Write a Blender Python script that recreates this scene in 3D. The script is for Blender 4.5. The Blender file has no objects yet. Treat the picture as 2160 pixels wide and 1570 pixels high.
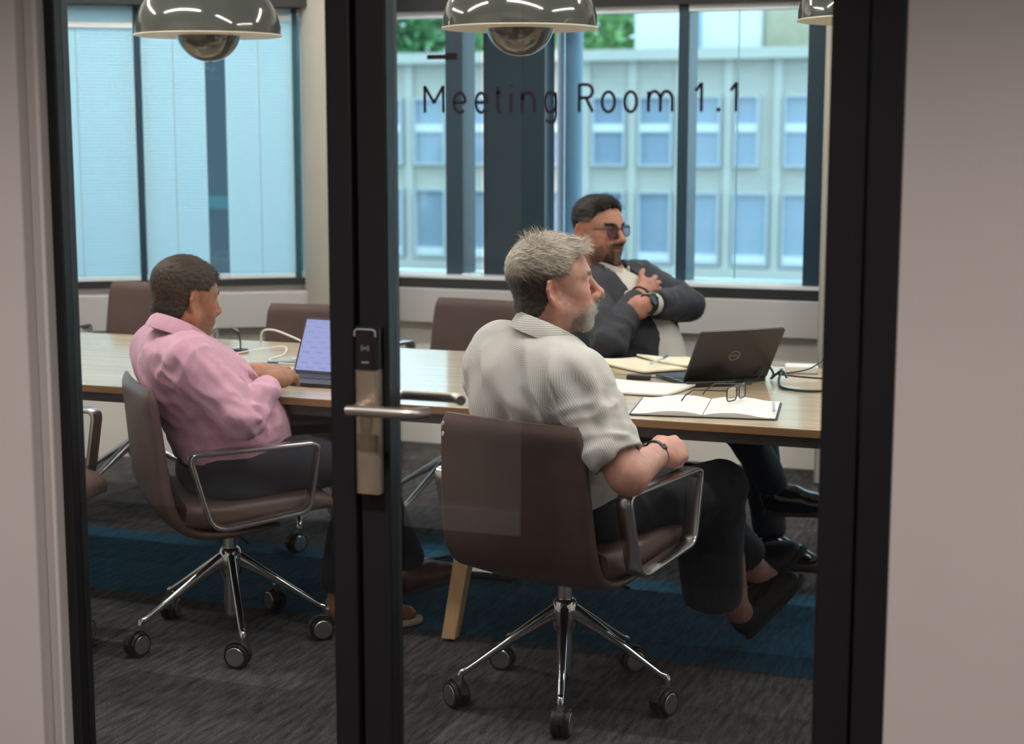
import bpy, bmesh, math, random
import numpy as np
from mathutils import Vector, Matrix

# ------------------------------------------------------------------ camera, world, lights, exposure
scene = bpy.context.scene
COL = scene.collection
R = math.radians

cam_data = bpy.data.cameras.new('camera')
cam = bpy.data.objects.new('camera', cam_data)
COL.objects.link(cam)
cam.location = (0, 0, 1.5)
cam.rotation_euler = (R(90 - 8.448), 0, R(20))
cam_data.sensor_fit = 'HORIZONTAL'
cam_data.sensor_width = 36
cam_data.lens = 3400 / 2160 * 36
cam_data.dof.use_dof = True
cam_data.dof.focus_distance = 4.08
cam_data.dof.aperture_fstop = 3.6
cam_data.clip_end = 400
scene.camera = cam

world = bpy.data.worlds.new('overcast_sky')
scene.world = world
world.use_nodes = True
bgn = world.node_tree.nodes['Background']
bgn.inputs['Color'].default_value = (0.86, 0.94, 1.0, 1)
bgn.inputs['Strength'].default_value = 3.2

scene.view_settings.view_transform = 'Standard'
scene.view_settings.look = 'None'
scene.view_settings.gamma = 1
scene.view_settings.exposure = 0.0
scene.view_settings.use_curve_mapping = False
CEIL_STRENGTH = 74.0        # room ceiling light lines
CORR_STRENGTH = 6.0         # corridor downlight lenses
CORR_POWER = 225.0          # corridor downlight beams

# ------------------------------------------------------------------ helpers
def tag(o, label=None, cat=None, group=None, kind=None):
    if label: o['label'] = label
    if cat: o['category'] = cat
    if group: o['group'] = group
    if kind: o['kind'] = kind
    return o

def empty(name, loc=(0, 0, 0), rz=0.0):
    o = bpy.data.objects.new(name, None)
    COL.objects.link(o)
    o.location = loc
    o.rotation_euler = (0, 0, rz)
    o.empty_display_size = 0.1
    return o

def thing(name, label, cat, loc=(0, 0, 0), rz=0.0, group=None):
    return tag(empty(name, loc, rz), label, cat, group)

def link(name, mesh, mat=None, parent=None):
    o = bpy.data.objects.new(name, mesh)
    COL.objects.link(o)
    if mat is not None and len(mesh.materials) == 0:
        mesh.materials.append(mat)
    if parent is not None:
        o.parent = parent
    return o

def V(*a):
    return np.array(a, dtype=float)

def unit(v):
    v = np.asarray(v, dtype=float)
    return v / (np.linalg.norm(v) + 1e-12)

class MB:
    """collects shapes into one mesh"""
    def __init__(s):
        s.v = []; s.f = []; s.m = []; s.mi = 0
    def add(s, vs, fs):
        b = len(s.v)
        s.v += [tuple(map(float, p)) for p in vs]
        s.f += [tuple(i + b for i in f) for f in fs]
        s.m += [s.mi] * len(fs)
    def box(s, c, size, rz=0.0, M=None):
        x, y, z = [q / 2 for q in size]
        pts = [(-x, -y, -z), (x, -y, -z), (x, y, -z), (-x, y, -z), (-x, -y, z), (x, -y, z), (x, y, z), (-x, y, z)]
        if M is None:
            ca, sa = math.cos(rz), math.sin(rz)
            M = np.array([[ca, -sa, 0], [sa, ca, 0], [0, 0, 1]])
        pts = [np.array(c) + M @ np.array(p) for p in pts]
        s.add(pts, [(0, 3, 2, 1), (4, 5, 6, 7), (0, 1, 5, 4), (1, 2, 6, 5), (2, 3, 7, 6), (3, 0, 4, 7)])
    def bb(s, x0, x1, y0, y1, z0, z1):
        s.box(((x0 + x1) / 2, (y0 + y1) / 2, (z0 + z1) / 2), (x1 - x0, y1 - y0, z1 - z0))
    def loft(s, rings, closed=True, caps=True):
        n = len(rings[0]); vs = [p for r_ in rings for p in r_]; fs = []
        for i in range(len(rings) - 1):
            for j in range(n if closed else n - 1):
                k = (j + 1) % n
                fs.append((i * n + j, i * n + k, (i + 1) * n + k, (i + 1) * n + j))
        if caps:
            fs.append(tuple(range(n))[::-1]); fs.append(tuple(range((len(rings) - 1) * n, len(rings) * n)))
        s.add(vs, fs)
    def tube(s, pts, r, n=10, caps=True):
        pts = [np.array(p, dtype=float) for p in pts]
        rs = r if hasattr(r, '__len__') else [r] * len(pts)
        rings = []; prev = None
        for i, p in enumerate(pts):
            t = unit(pts[min(i + 1, len(pts) - 1)] - pts[max(i - 1, 0)])
            if prev is None:
                a = np.array([0, 0, 1.0]) if abs(t[2]) < 0.9 else np.array([1.0, 0, 0])
                u = unit(np.cross(a, t))
            else:
                u = unit(prev - t * (prev @ t))
            prev = u; w = np.cross(t, u)
            rings.append([p + (u * math.cos(q) + w * math.sin(q)) * rs[i] for q in [2 * math.pi * k / n for k in range(n)]])
        s.loft(rings, True, caps)
    def sweep(s, pts, prof, side, closed=False):
        """sweep a 2D profile (a along side, b along side x tangent)"""
        pts = [np.array(p, dtype=float) for p in pts]; side = unit(side); rings = []; n = len(pts)
        for i, p in enumerate(pts):
            a = pts[(i + 1) % n] if closed or i + 1 < n else p
            b = pts[i - 1] if closed or i > 0 else p
            t = unit(a - b); up = np.cross(side, t)
            rings.append([p + side * q[0] + up * q[1] for q in prof])
        if closed: rings.append(rings[0])
        s.loft(rings, True, not closed)
    def lathe(s, prof, n=24, c=(0, 0, 0), M=None):
        rings = []
        for r_, z in prof:
            ring = [np.array([r_ * math.cos(2 * math.pi * k / n), r_ * math.sin(2 * math.pi * k / n), z]) for k in range(n)]
            if M is not None: ring = [M @ p for p in ring]
            rings.append([p + np.array(c) for p in ring])
        s.loft(rings, True, True)
    def mesh(s, name, mats, smooth=True, angle=35):
        me = bpy.data.meshes.new(name)
        me.from_pydata(s.v, [], s.f)
        for m in (mats if isinstance(mats, (list, tuple)) else [mats]):
            me.materials.append(m)
        if isinstance(mats, (list, tuple)):
            me.polygons.foreach_set('material_index', s.m)
        me.update()
        bm = bmesh.new(); bm.from_mesh(me); bmesh.ops.recalc_face_normals(bm, faces=bm.faces); bm.to_mesh(me); bm.free()
        if smooth:
            me.shade_smooth(); me.set_sharp_from_angle(angle=R(angle))
        return me
    def build(s, name, mats, parent=None, smooth=True, bevel=0.0, angle=35):
        o = link(name, s.mesh(name, mats, smooth, angle), None, parent)
        if bevel:
            md = o.modifiers.new('bevel', 'BEVEL'); md.width = bevel; md.segments = 2; md.limit_method = 'ANGLE'; md.angle_limit = R(40)
        return o

def rrect(w, h, r, n=3):
    """rounded rectangle outline, centred"""
    out = []
    for cx, cy, a0 in ((w / 2 - r, h / 2 - r, 0), (-w / 2 + r, h / 2 - r, 90), (-w / 2 + r, -h / 2 + r, 180), (w / 2 - r, -h / 2 + r, 270)):
        for k in range(n + 1):
            a = R(a0 + 90 * k / n)
            out.append((cx + r * math.cos(a), cy + r * math.sin(a)))
    return out

def spline(pts, n=6):
    """Catmull-Rom through points"""
    P = [np.array(p, dtype=float) for p in pts]; P = [2 * P[0] - P[1]] + P + [2 * P[-1] - P[-2]]
    out = []
    for i in range(1, len(P) - 2):
        for k in range(n):
            t = k / n
            out.append(0.5 * (2 * P[i] + (P[i + 1] - P[i - 1]) * t + (2 * P[i - 1] - 5 * P[i] + 4 * P[i + 1] - P[i + 2]) * t * t + (3 * P[i] - P[i - 1] - 3 * P[i + 1] + P[i + 2]) * t ** 3))
    out.append(P[-2])
    return out

def rounded_path(pts, rad, n=5, closed=False):
    P = [np.array(p, dtype=float) for p in pts]; out = []
    N = len(P)
    for i in range(N):
        if not closed and i in (0, N - 1):
            out.append(P[i]); continue
        a, b, c = P[i - 1], P[i], P[(i + 1) % N]
        r_ = rad[i] if hasattr(rad, '__len__') else rad
        u = unit(a - b) * min(r_, np.linalg.norm(a - b) * .49); w = unit(c - b) * min(r_, np.linalg.norm(c - b) * .49)
        for k in range(n + 1):
            t = k / n
            out.append((b + u) * (1 - t) ** 2 + 2 * b * t * (1 - t) + (b + w) * t * t)
    return out

# ------------------------------------------------------------------ materials
MAT = {}
def mat(name, color, rough=0.5, metal=0.0, noise=0.0, nscale=40.0, bump=0.0, bscale=200.0, spec=None, coat=0.0, stretch=None, sheen=0.0, attr=None, sss=0.0):
    m = bpy.data.materials.new(name); m.use_nodes = True
    nt = m.node_tree; b = nt.nodes['Principled BSDF']
    b.inputs['Base Color'].default_value = (*color, 1)
    b.inputs['Roughness'].default_value = rough
    b.inputs['Metallic'].default_value = metal
    if spec is not None: b.inputs['Specular IOR Level'].default_value = spec
    if coat: b.inputs['Coat Weight'].default_value = coat; b.inputs['Coat Roughness'].default_value = 0.08
    if sheen: b.inputs['Sheen Weight'].default_value = sheen
    if sss:
        b.inputs['Subsurface Weight'].default_value = sss
        b.inputs['Subsurface Radius'].default_value = (0.012, 0.005, 0.003)
        b.inputs['Subsurface Scale'].default_value = 0.6
    src = None
    if attr:
        a = nt.nodes.new('ShaderNodeAttribute'); a.attribute_name = attr
        src = a.outputs['Color']
        nt.links.new(src, b.inputs['Base Color'])
    tc = nt.nodes.new('ShaderNodeTexCoord'); mp = nt.nodes.new('ShaderNodeMapping')
    nt.links.new(tc.outputs['Object'], mp.inputs['Vector'])
    if stretch: mp.inputs['Scale'].default_value = stretch
    if noise:
        n = nt.nodes.new('ShaderNodeTexNoise'); n.inputs['Scale'].default_value = nscale; n.inputs['Detail'].default_value = 4
        nt.links.new(mp.outputs['Vector'], n.inputs['Vector'])
        mx = nt.nodes.new('ShaderNodeMix'); mx.data_type = 'RGBA'; mx.blend_type = 'MULTIPLY'
        mx.inputs['Factor'].default_value = 1.0
        if src is not None: nt.links.new(src, mx.inputs['A'])
        else: mx.inputs['A'].default_value = (*color, 1)
        rp = nt.nodes.new('ShaderNodeMapRange'); rp.inputs['From Min'].default_value = .3; rp.inputs['From Max'].default_value = .7
        rp.inputs['To Min'].default_value = 1 - noise; rp.inputs['To Max'].default_value = 1 + noise
        nt.links.new(n.outputs['Fac'], rp.inputs['Value'])
        nt.links.new(rp.outputs['Result'], mx.inputs['B'])
        nt.links.new(mx.outputs['Result'], b.inputs['Base Color'])
    if bump:
        n2 = nt.nodes.new('ShaderNodeTexNoise'); n2.inputs['Scale'].default_value = bscale; n2.inputs['Detail'].default_value = 3
        nt.links.new(mp.outputs['Vector'], n2.inputs['Vector'])
        bp = nt.nodes.new('ShaderNodeBump'); bp.inputs['Strength'].default_value = bump; bp.inputs['Distance'].default_value = 0.002
        nt.links.new(n2.outputs['Fac'], bp.inputs['Height']); nt.links.new(bp.outputs['Normal'], b.inputs['Normal'])
    MAT[name] = m
    return m

def emit(name, color, strength):
    m = bpy.data.materials.new(name); m.use_nodes = True; nt = m.node_tree
    nt.nodes.remove(nt.nodes['Principled BSDF'])
    e = nt.nodes.new('ShaderNodeEmission'); e.inputs['Color'].default_value = (*color, 1); e.inputs['Strength'].default_value = strength
    nt.links.new(e.outputs[0], nt.nodes['Material Output'].inputs['Surface'])
    MAT[name] = m
    return m

def glass(name, tint, ior=1.45, rough=0.0):
    """thin clear pane: tinted see-through plus a Fresnel mirror"""
    m = bpy.data.materials.new(name); m.use_nodes = True; nt = m.node_tree
    nt.nodes.remove(nt.nodes['Principled BSDF'])
    t = nt.nodes.new('ShaderNodeBsdfTransparent'); t.inputs['Color'].default_value = (*tint, 1)
    g = nt.nodes.new('ShaderNodeBsdfGlossy'); g.inputs['Roughness'].default_value = rough
    f = nt.nodes.new('ShaderNodeFresnel'); f.inputs['IOR'].default_value = ior
    x = nt.nodes.new('ShaderNodeMixShader')
    nt.links.new(f.outputs[0], x.inputs[0]); nt.links.new(t.outputs[0], x.inputs[1]); nt.links.new(g.outputs[0], x.inputs[2])
    nt.links.new(x.outputs[0], nt.nodes['Material Output'].inputs['Surface'])
    MAT[name] = m
    return m

mat('corridor_paint', (0.52, 0.475, 0.455), .75, noise=.02, nscale=3, bump=.05, bscale=300)
mat('room_paint', (0.80, 0.77, 0.71), .8, noise=.02, nscale=3)
mat('pillar_paint', (0.38, 0.355, 0.305), .7, noise=.03, nscale=4)
mat('ceiling_paint', (0.78, 0.77, 0.75), .9)
mat('trunking', (0.50, 0.49, 0.465), .5)
mat('black_metal', (0.0055, 0.0055, 0.007), .5, .0, noise=.1, nscale=30)
mat('black_satin', (0.012, 0.012, 0.014), .3)
mat('rubber', (0.010, 0.010, 0.010), .45)
mat('rubber_seal', (0.004, 0.004, 0.004), .7)
mat('steel', (0.62, 0.57, 0.52), .38, 1.0, noise=.06, nscale=60)
mat('brass_plate', (0.50, 0.41, 0.31), .42, .85, noise=.08, nscale=50, bump=.05)
mat('chrome', (0.62, 0.63, 0.64), .10, 1.0)
mat('chrome_soft', (0.68, 0.67, 0.67), .24, 1.0)
mat('cap_metal', (0.60, 0.58, 0.56), .3, 1.0)
mat('leather', (0.100, 0.060, 0.050), .47, noise=.10, nscale=14, bump=.10, bscale=500)
mat('window_frame', (0.013, 0.042, 0.068), .4)
mat('window_frame_teal', (0.02, 0.10, 0.12), .4)
mat('sill_white', (0.75, 0.80, 0.82), .3)
mat('dark_header', (0.014, 0.015, 0.016), .6)
mat('dark_panel', (0.012, 0.035, 0.05), .12)
mat('outer_column', (0.28, 0.40, 0.52), .5)
mat('sage_lacquer', (0.075, 0.083, 0.070), .10, coat=.6, spec=.6)
mat('cream_inner', (0.72, 0.66, 0.52), .5)
mat('plastic_black', (0.011, 0.010, 0.010), .35)
mat('plastic_dark', (0.022, 0.020, 0.020), .42, noise=.05)
mat('keys', (0.016, 0.017, 0.02), .4)
mat('paper', (0.78, 0.77, 0.74), .8, noise=.02, nscale=8)
mat('paper_cream', (0.74, 0.69, 0.52), .8, noise=.04, nscale=10)
mat('ink', (0.03, 0.03, 0.035), .8)
mat('pen_blue', (0.05, 0.16, 0.30), .35)
mat('pen_clear', (0.55, 0.62, 0.68), .2)
mat('cable_white', (0.75, 0.74, 0.70), .4)
mat('cable_black', (0.008, 0.03, 0.035), .4)
mat('white_plastic', (0.72, 0.72, 0.70), .35)
mat('vinyl_letter', (0.035, 0.020, 0.040), .7)
mat('logo_grey', (0.34, 0.30, 0.28), .35, .6)
mat('icon_grey', (0.35, 0.34, 0.34), .5)
mat('leg_oak', (0.62, 0.40, 0.20), .5, noise=.12, nscale=10, stretch=(6, 6, .6))
mat('edge_oak', (0.29, 0.155, 0.065), .45, noise=.12, nscale=8, stretch=(.6, 6, 6))
mat('table_frame', (0.10, 0.095, 0.095), .4, .3)
mat('facade', (0.55, 0.535, 0.48), .9, noise=.04, nscale=.6)
mat('facade_light', (0.62, 0.605, 0.555), .9)
mat('facade_white', (0.82, 0.85, 0.87), .8)
mat('facade_brick', (0.50, 0.46, 0.33), .9, noise=.1, nscale=2)
mat('facade_glass', (0.30, 0.39, 0.50), .12, spec=.9)
mat('facade_frame', (0.58, 0.62, 0.66), .5)
mat('foliage', (0.10, 0.27, 0.10), .8, noise=.4, nscale=1.5)
mat('foliage_light', (0.24, 0.46, 0.17), .8, noise=.4, nscale=1.5)
mat('bark', (0.08, 0.06, 0.045), .9)
mat('asphalt', (0.20, 0.21, 0.21), .9)
glass('door_glass', (0.93, 0.94, 0.94), 1.42)
glass('screen_glass', (0.94, 0.95, 0.95), 1.30)
glass('window_glass', (0.74, 0.905, 0.96), 1.40)
glass('lens_glass', (0.93, 0.95, 0.97), 1.40)
glass('lens_tint', (0.62, 0.56, 0.70), 1.45)
emit('light_line', (1.0, 0.95, 0.88), CEIL_STRENGTH)
emit('corridor_light', (1.0, 0.93, 0.88), CORR_STRENGTH)

# laminated oak table top: long grain, satin so that the windows mirror in it
def wood_top():
    m = mat('table_oak', (0.60, 0.47, 0.30), .24, spec=.8, coat=.45)
    nt = m.node_tree; b = nt.nodes['Principled BSDF']
    tc = nt.nodes.new('ShaderNodeTexCoord'); mp = nt.nodes.new('ShaderNodeMapping'); mp.inputs['Scale'].default_value = (1.2, 34, 10)
    nt.links.new(tc.outputs['Object'], mp.inputs['Vector'])
    n = nt.nodes.new('ShaderNodeTexNoise'); n.inputs['Scale'].default_value = 1.5; n.inputs['Detail'].default_value = 6
    nt.links.new(mp.outputs['Vector'], n.inputs['Vector'])
    cr = nt.nodes.new('ShaderNodeValToRGB')
    cr.color_ramp.elements[0].position = .3; cr.color_ramp.elements[0].color = (0.44, 0.325, 0.20, 1)
    cr.color_ramp.elements[1].position = .7; cr.color_ramp.elements[1].color = (0.62, 0.50, 0.34, 1)
    nt.links.new(n.outputs['Fac'], cr.inputs['Fac']); nt.links.new(cr.outputs['Color'], b.inputs['Base Color'])
wood_top()

# carpet planks: dark grey, streaked along the room's depth, with a band of blue planks
def carpet():
    m = mat('carpet', (0.05, 0.047, 0.046), .95, spec=.1)
    nt = m.node_tree; b = nt.nodes['Principled BSDF']; N = nt.nodes.new; L = nt.links.new
    tc = N('ShaderNodeTexCoord')
    sep = N('ShaderNodeSeparateXYZ'); L(tc.outputs['Object'], sep.inputs[0])
    # streaks
    mp = N('ShaderNodeMapping'); mp.inputs['Scale'].default_value = (62, 10, 1); mp.inputs['Rotation'].default_value = (0, 0, R(14))
    L(tc.outputs['Object'], mp.inputs['Vector'])
    n1 = N('ShaderNodeTexNoise'); n1.inputs['Scale'].default_value = 1.0; n1.inputs['Detail'].default_value = 5; L(mp.outputs[0], n1.inputs['Vector'])
    mp2 = N('ShaderNodeMapping'); mp2.inputs['Scale'].default_value = (420, 160, 1); L(tc.outputs['Object'], mp2.inputs['Vector'])
    n2 = N('ShaderNodeTexNoise'); n2.inputs['Scale'].default_value = 1.0; n2.inputs['Detail'].default_value = 2; L(mp2.outputs[0], n2.inputs['Vector'])
    # planks 0.25 x 1 m
    br = N('ShaderNodeTexBrick'); br.inputs['Scale'].default_value = 1.0; br.inputs['Brick Width'].default_value = 1.0; br.inputs['Row Height'].default_value = 0.25
    br.inputs['Mortar Size'].default_value = 0.0; br.offset = .5
    br.inputs['Color1'].default_value = (.72, .72, .72, 1); br.inputs['Color2'].default_value = (1.25, 1.25, 1.25, 1)
    L(tc.outputs['Object'], br.inputs['Vector'])
    def math_(op, a, b_):
        q = N('ShaderNodeMath'); q.operation = op
        for i, s in enumerate((a, b_)):
            if isinstance(s, (int, float)): q.inputs[i].default_value = s
            else: L(s, q.inputs[i])
        return q.outputs[0]
    # blue band between y=4.42 and y=5.16 (wider in one place)
    wide = math_('MULTIPLY', math_('GREATER_THAN', sep.outputs[0], -2.60), math_('LESS_THAN', sep.outputs[0], -1.60))
    top = math_('ADD', 5.14, math_('MULTIPLY', wide, .30))
    low = math_('ADD', 4.30, math_('MULTIPLY', sep.outputs[0], -0.04))
    band = math_('MULTIPLY', math_('GREATER_THAN', sep.outputs[1], low), math_('LESS_THAN', sep.outputs[1], top))
    g = N('ShaderNodeValToRGB'); g.color_ramp.elements[0].position = .30; g.color_ramp.elements[1].position = .70
    g.color_ramp.elements[0].color = (0.028, 0.0265, 0.0275, 1); g.color_ramp.elements[1].color = (0.094, 0.089, 0.090, 1)
    L(n1.outputs['Fac'], g.inputs['Fac'])
    gb = N('ShaderNodeValToRGB'); gb.color_ramp.elements[0].position = .25; gb.color_ramp.elements[1].position = .75
    gb.color_ramp.elements[0].color = (0.013, 0.050, 0.085, 1); gb.color_ramp.elements[1].color = (0.030, 0.125, 0.205, 1)
    L(n1.outputs['Fac'], gb.inputs['Fac'])
    mx = N('ShaderNodeMix'); mx.data_type = 'RGBA'; L(band, mx.inputs['Factor']); L(g.outputs[0], mx.inputs['A']); L(gb.outputs[0], mx.inputs['B'])
    fine = N('ShaderNodeMapRange'); fine.inputs['From Min'].default_value = .3; fine.inputs['From Max'].default_value = .7
    fine.inputs['To Min'].default_value = .45; fine.inputs['To Max'].default_value = 1.55; L(n2.outputs['Fac'], fine.inputs['Value'])
    m1 = N('ShaderNodeMix'); m1.data_type = 'RGBA'; m1.blend_type = 'MULTIPLY'; m1.inputs['Factor'].default_value = 1
    L(mx.outputs['Result'], m1.inputs['A']); L(fine.outputs[0], m1.inputs['B'])
    m2 = N('ShaderNodeMix'); m2.data_type = 'RGBA'; m2.blend_type = 'MULTIPLY'; m2.inputs['Factor'].default_value = 1
    L(m1.outputs['Result'], m2.inputs['A']); L(br.outputs['Color'], m2.inputs['B'])
    L(m2.outputs['Result'], b.inputs['Base Color'])
    bp = N('ShaderNodeBump'); bp.inputs['Strength'].default_value = .5; bp.inputs['Distance'].default_value = .004
    L(n2.outputs['Fac'], bp.inputs['Height']); L(bp.outputs[0], b.inputs['Normal'])
carpet()

def slat_mat():
    m = bpy.data.materials.new('blind_slat'); m.use_nodes = True; nt = m.node_tree
    nt.nodes.remove(nt.nodes['Principled BSDF'])
    d = nt.nodes.new('ShaderNodeBsdfDiffuse'); d.inputs['Color'].default_value = (0.70, 0.86, 0.90, 1)
    t = nt.nodes.new('ShaderNodeBsdfTranslucent'); t.inputs['Color'].default_value = (0.80, 0.95, 1.0, 1)
    x = nt.nodes.new('ShaderNodeMixShader'); x.inputs[0].default_value = .7
    nt.links.new(d.outputs[0], x.inputs[1]); nt.links.new(t.outputs[0], x.inputs[2])
    nt.links.new(x.outputs[0], nt.nodes['Material Output'].inputs['Surface'])
    MAT['blind_slat'] = m
slat_mat()

# ------------------------------------------------------------------ the room and corridor shell
def struct(name, mb, m, parent=None, **k):
    o = mb.build(name, m, parent, **k)
    if parent is None: o['kind'] = 'structure'
    return o

X0, X1, ZC = -6.2, 1.8, 2.75          # room extents
YD = 2.654                            # corridor face of the partition
YB = 7.14                             # right run of the outer wall
YO = -0.20                            # corridor wall behind the camera

PLAN = [(X0 - .2, YO - .2), (X1 + .2, YO - .2), (X1 + .2, YB + .26), (-3.0, YB + .26), (-3.52, 6.95), (-6.2, 5.25), (X0 - .2, 5.15)]
b = MB(); b.loft([[(x, y, -.12) for x, y in PLAN], [(x, y, 0) for x, y in PLAN]]); struct('floor', b, MAT['carpet'])
b = MB(); b.loft([[(x, y, ZC) for x, y in PLAN], [(x, y, ZC + .12) for x, y in PLAN]]); struct('ceiling', b, MAT['ceiling_paint'])
# partition: wall left of the glazing, wall right of the door, wall over both
b = MB(); b.bb(X0, -1.947, YD - .055, YD + .036, 0, ZC); struct('wall_front_left', b, MAT['corridor_paint'], bevel=.004)
b = MB(); b.bb(-1.947, -1.918, YD - .028, YD + .036, 0, ZC); struct('trim_1', b, MAT['corridor_paint'], bevel=.003)
b = MB(); b.bb(-0.300, X1, YD - .012, YD + .10, 0, ZC); struct('wall_front_right', b, MAT['corridor_paint'])
b = MB(); b.bb(-1.918, -0.300, YD + .0, YD + .10, 2.30, ZC); struct('wall_front_over', b, MAT['corridor_paint'])
b = MB(); b.bb(X0 - .1, X0, YO, 5.2, 0, ZC); struct('wall_left', b, MAT['room_paint'])
b = MB(); b.bb(X1, X1 + .1, YO, 7.4, 0, ZC); struct('wall_right', b, MAT['room_paint'])
# corridor wall behind the viewer: pale up to x=-1.99, then a dark glazed partition
b = MB(); b.bb(X0, -1.99, YO - .1, YO, 0, ZC); struct('wall_corridor', b, MAT['corridor_paint'])
b = MB(); b.bb(X0, -1.99, YO, YO + .015, 0, .09); struct('baseboard_corridor', b, MAT['sill_white'])
b = MB(); b.bb(-1.99, X1, YO - .1, YO, 0, ZC); struct('wall_corridor_dark', b, MAT['dark_header'])

# black glazed screen frame (fixed side light) and the door
fr = thing('glazed_screen', 'black framed fixed glass side light left of the meeting room door', 'screen', (-1.6, YD, 0))
def part_at(o, root):
    o.parent = root
    o.matrix_parent_inverse = root.matrix_basis.inverted() if root.matrix_basis != Matrix() else Matrix()
def rel(root, mb, name, m, **k):
    """build a part in world coordinates and hang it under root"""
    o = mb.build(name, m, None, **k)
    M = Matrix.Translation(root.location) @ Matrix.Rotation(root.rotation_euler.z, 4, 'Z')
    o.data.transform(M.inverted())
    o.parent = root
    return o
b = MB(); b.bb(-1.918, -1.894, YD - .004, YD + .042, 0, 2.30); rel(fr, b, 'jamb', MAT['black_metal'], bevel=.002)
b = MB(); b.bb(-1.318, -1.269, YD - .012, YD + .075, 0, 2.30); rel(fr, b, 'post', MAT['black_metal'], bevel=.003)
b = MB(); b.bb(-1.894, -1.318, YD - .004, YD + .042, 2.24, 2.30); rel(fr, b, 'head_rail', MAT['black_metal'])
b = MB(); b.bb(-1.894, -1.318, YD - .004, YD + .042, 0, .09); rel(fr, b, 'bottom_rail', MAT['black_metal'])
b = MB(); b.bb(-1.894, -1.318, YD + .018, YD + .020, .09, 2.24); rel(fr, b, 'glass_pane', MAT['screen_glass'])
dr = thing('glazed_door', 'black framed full height glass door with lever handle and card reader', 'door', (-.8, YD, 0))
b = MB(); b.bb(-1.262, -1.203, YD - .004, YD + .050, .01, 2.24); rel(dr, b, 'lock_stile', MAT['black_metal'], bevel=.003)
b = MB(); b.bb(-0.420, -0.358, YD - .004, YD + .055, .01, 2.24); rel(dr, b, 'hinge_stile', MAT['black_metal'], bevel=.003)
b = MB(); b.bb(-0.354, -0.300, YD - .016, YD + .085, 0, 2.30); rel(dr, b, 'jamb', MAT['black_metal'], bevel=.003)
b = MB(); b.bb(-1.269, -0.354, YD - .012, YD + .075, 2.245, 2.30); rel(dr, b, 'head_frame', MAT['black_metal'])
b = MB(); b.bb(-1.203, -0.420, YD - .004, YD + .050, 2.16, 2.24); rel(dr, b, 'top_rail', MAT['black_metal'])
b = MB(); b.bb(-1.203, -0.420, YD - .004, YD + .050, .01, .12); rel(dr, b, 'bottom_rail', MAT['black_metal'])
b = MB(); b.bb(-1.203, -0.420, YD + .027, YD + .029, .12, 2.16); rel(dr, b, 'glass_pane', MAT['door_glass'])
b = MB(); b.bb(-1.2685, -1.2625, YD + .012, YD + .05, .01, 2.24); rel(dr, b, 'seal', MAT['rubber_seal'])

# lock: brushed plate, black reader head, bent levers on both faces
b = MB(); b.sweep([(-1.236, YD - .018, .845), (-1.236, YD - .018, 1.075)], rrect(.047, .026, .006), (1, 0, 0)); pl = rel(dr, b, 'lock_plate', MAT['brass_plate'])
b = MB(); b.sweep([(-1.236, YD - .019, 1.076), (-1.236, YD - .019, 1.138), (-1.236, YD - .016, 1.152)], rrect(.047, .030, .009), (1, 0, 0)); rd = rel(dr, b, 'card_reader', MAT['plastic_black'])
b = MB(); b.tube(rounded_path([(-1.2565, YD - .034, 1.136), (-1.2565, YD - .034, 1.149), (-1.2155, YD - .034, 1.149), (-1.2155, YD - .034, 1.136)], .010), .0016, 6); rel(dr, b, 'reader_edge_glint', MAT['icon_grey'])  # grey arc modelled for the glint along the reader's top edge
for sgn in (-1, 1):
    for rr in (.004, .0075):
        b = MB(); b.tube([(-1.236 + sgn * rr * math.cos(R(a)), YD - .0345, 1.115 + rr * math.sin(R(a))) for a in range(-45, 46, 15)], .0006, 5); rel(dr, b, 'reader_symbol', MAT['icon_grey'])
b = MB(); b.lathe([(.0001, 0), (.0016, 0), (.0016, .001), (.0001, .001)], 10, (-1.236, YD - .0345, 1.115), np.array([[1, 0, 0], [0, 0, -1], [0, 1, 0]])); rel(dr, b, 'reader_symbol', MAT['icon_grey'])
b = MB()
for k in range(4): b.box((-1.2415 + k * .0037, YD - .0343, 1.089), (.0026, .0008, .0032))
rel(dr, b, 'reader_symbol', MAT['icon_grey'])
ZH = 1.008
b = MB(); b.lathe([(.0001, 0), (.013, 0), (.013, .03), (.0001, .03)], 16, (-1.236, YD - .03, ZH), np.array([[1, 0, 0], [0, 0, -1], [0, 1, 0]])); rel(dr, b, 'rose', MAT['steel'])
b = MB(); b.tube(rounded_path([(-1.252, YD - .078, ZH - .001), (-1.232, YD - .080, ZH), (-1.125, YD - .080, ZH), (-1.105, YD - .052, ZH), ], .02, 6), .010, 14); lv = rel(dr, b, 'lever_handle', MAT['steel'])
b = MB(); b.tube([(-1.236, YD - .03, ZH), (-1.236, YD - .082, ZH)], .0095, 12); rel(dr, b, 'lever_neck', MAT['steel'])
b = MB(); b.tube(rounded_path([(-1.236, YD + .05, ZH), (-1.236, YD + .112, ZH), (-1.115, YD + .112, ZH), (-1.098, YD + .085, ZH)], .018, 6), .0095, 14); rel(dr, b, 'lever_handle', MAT['steel'])

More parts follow.
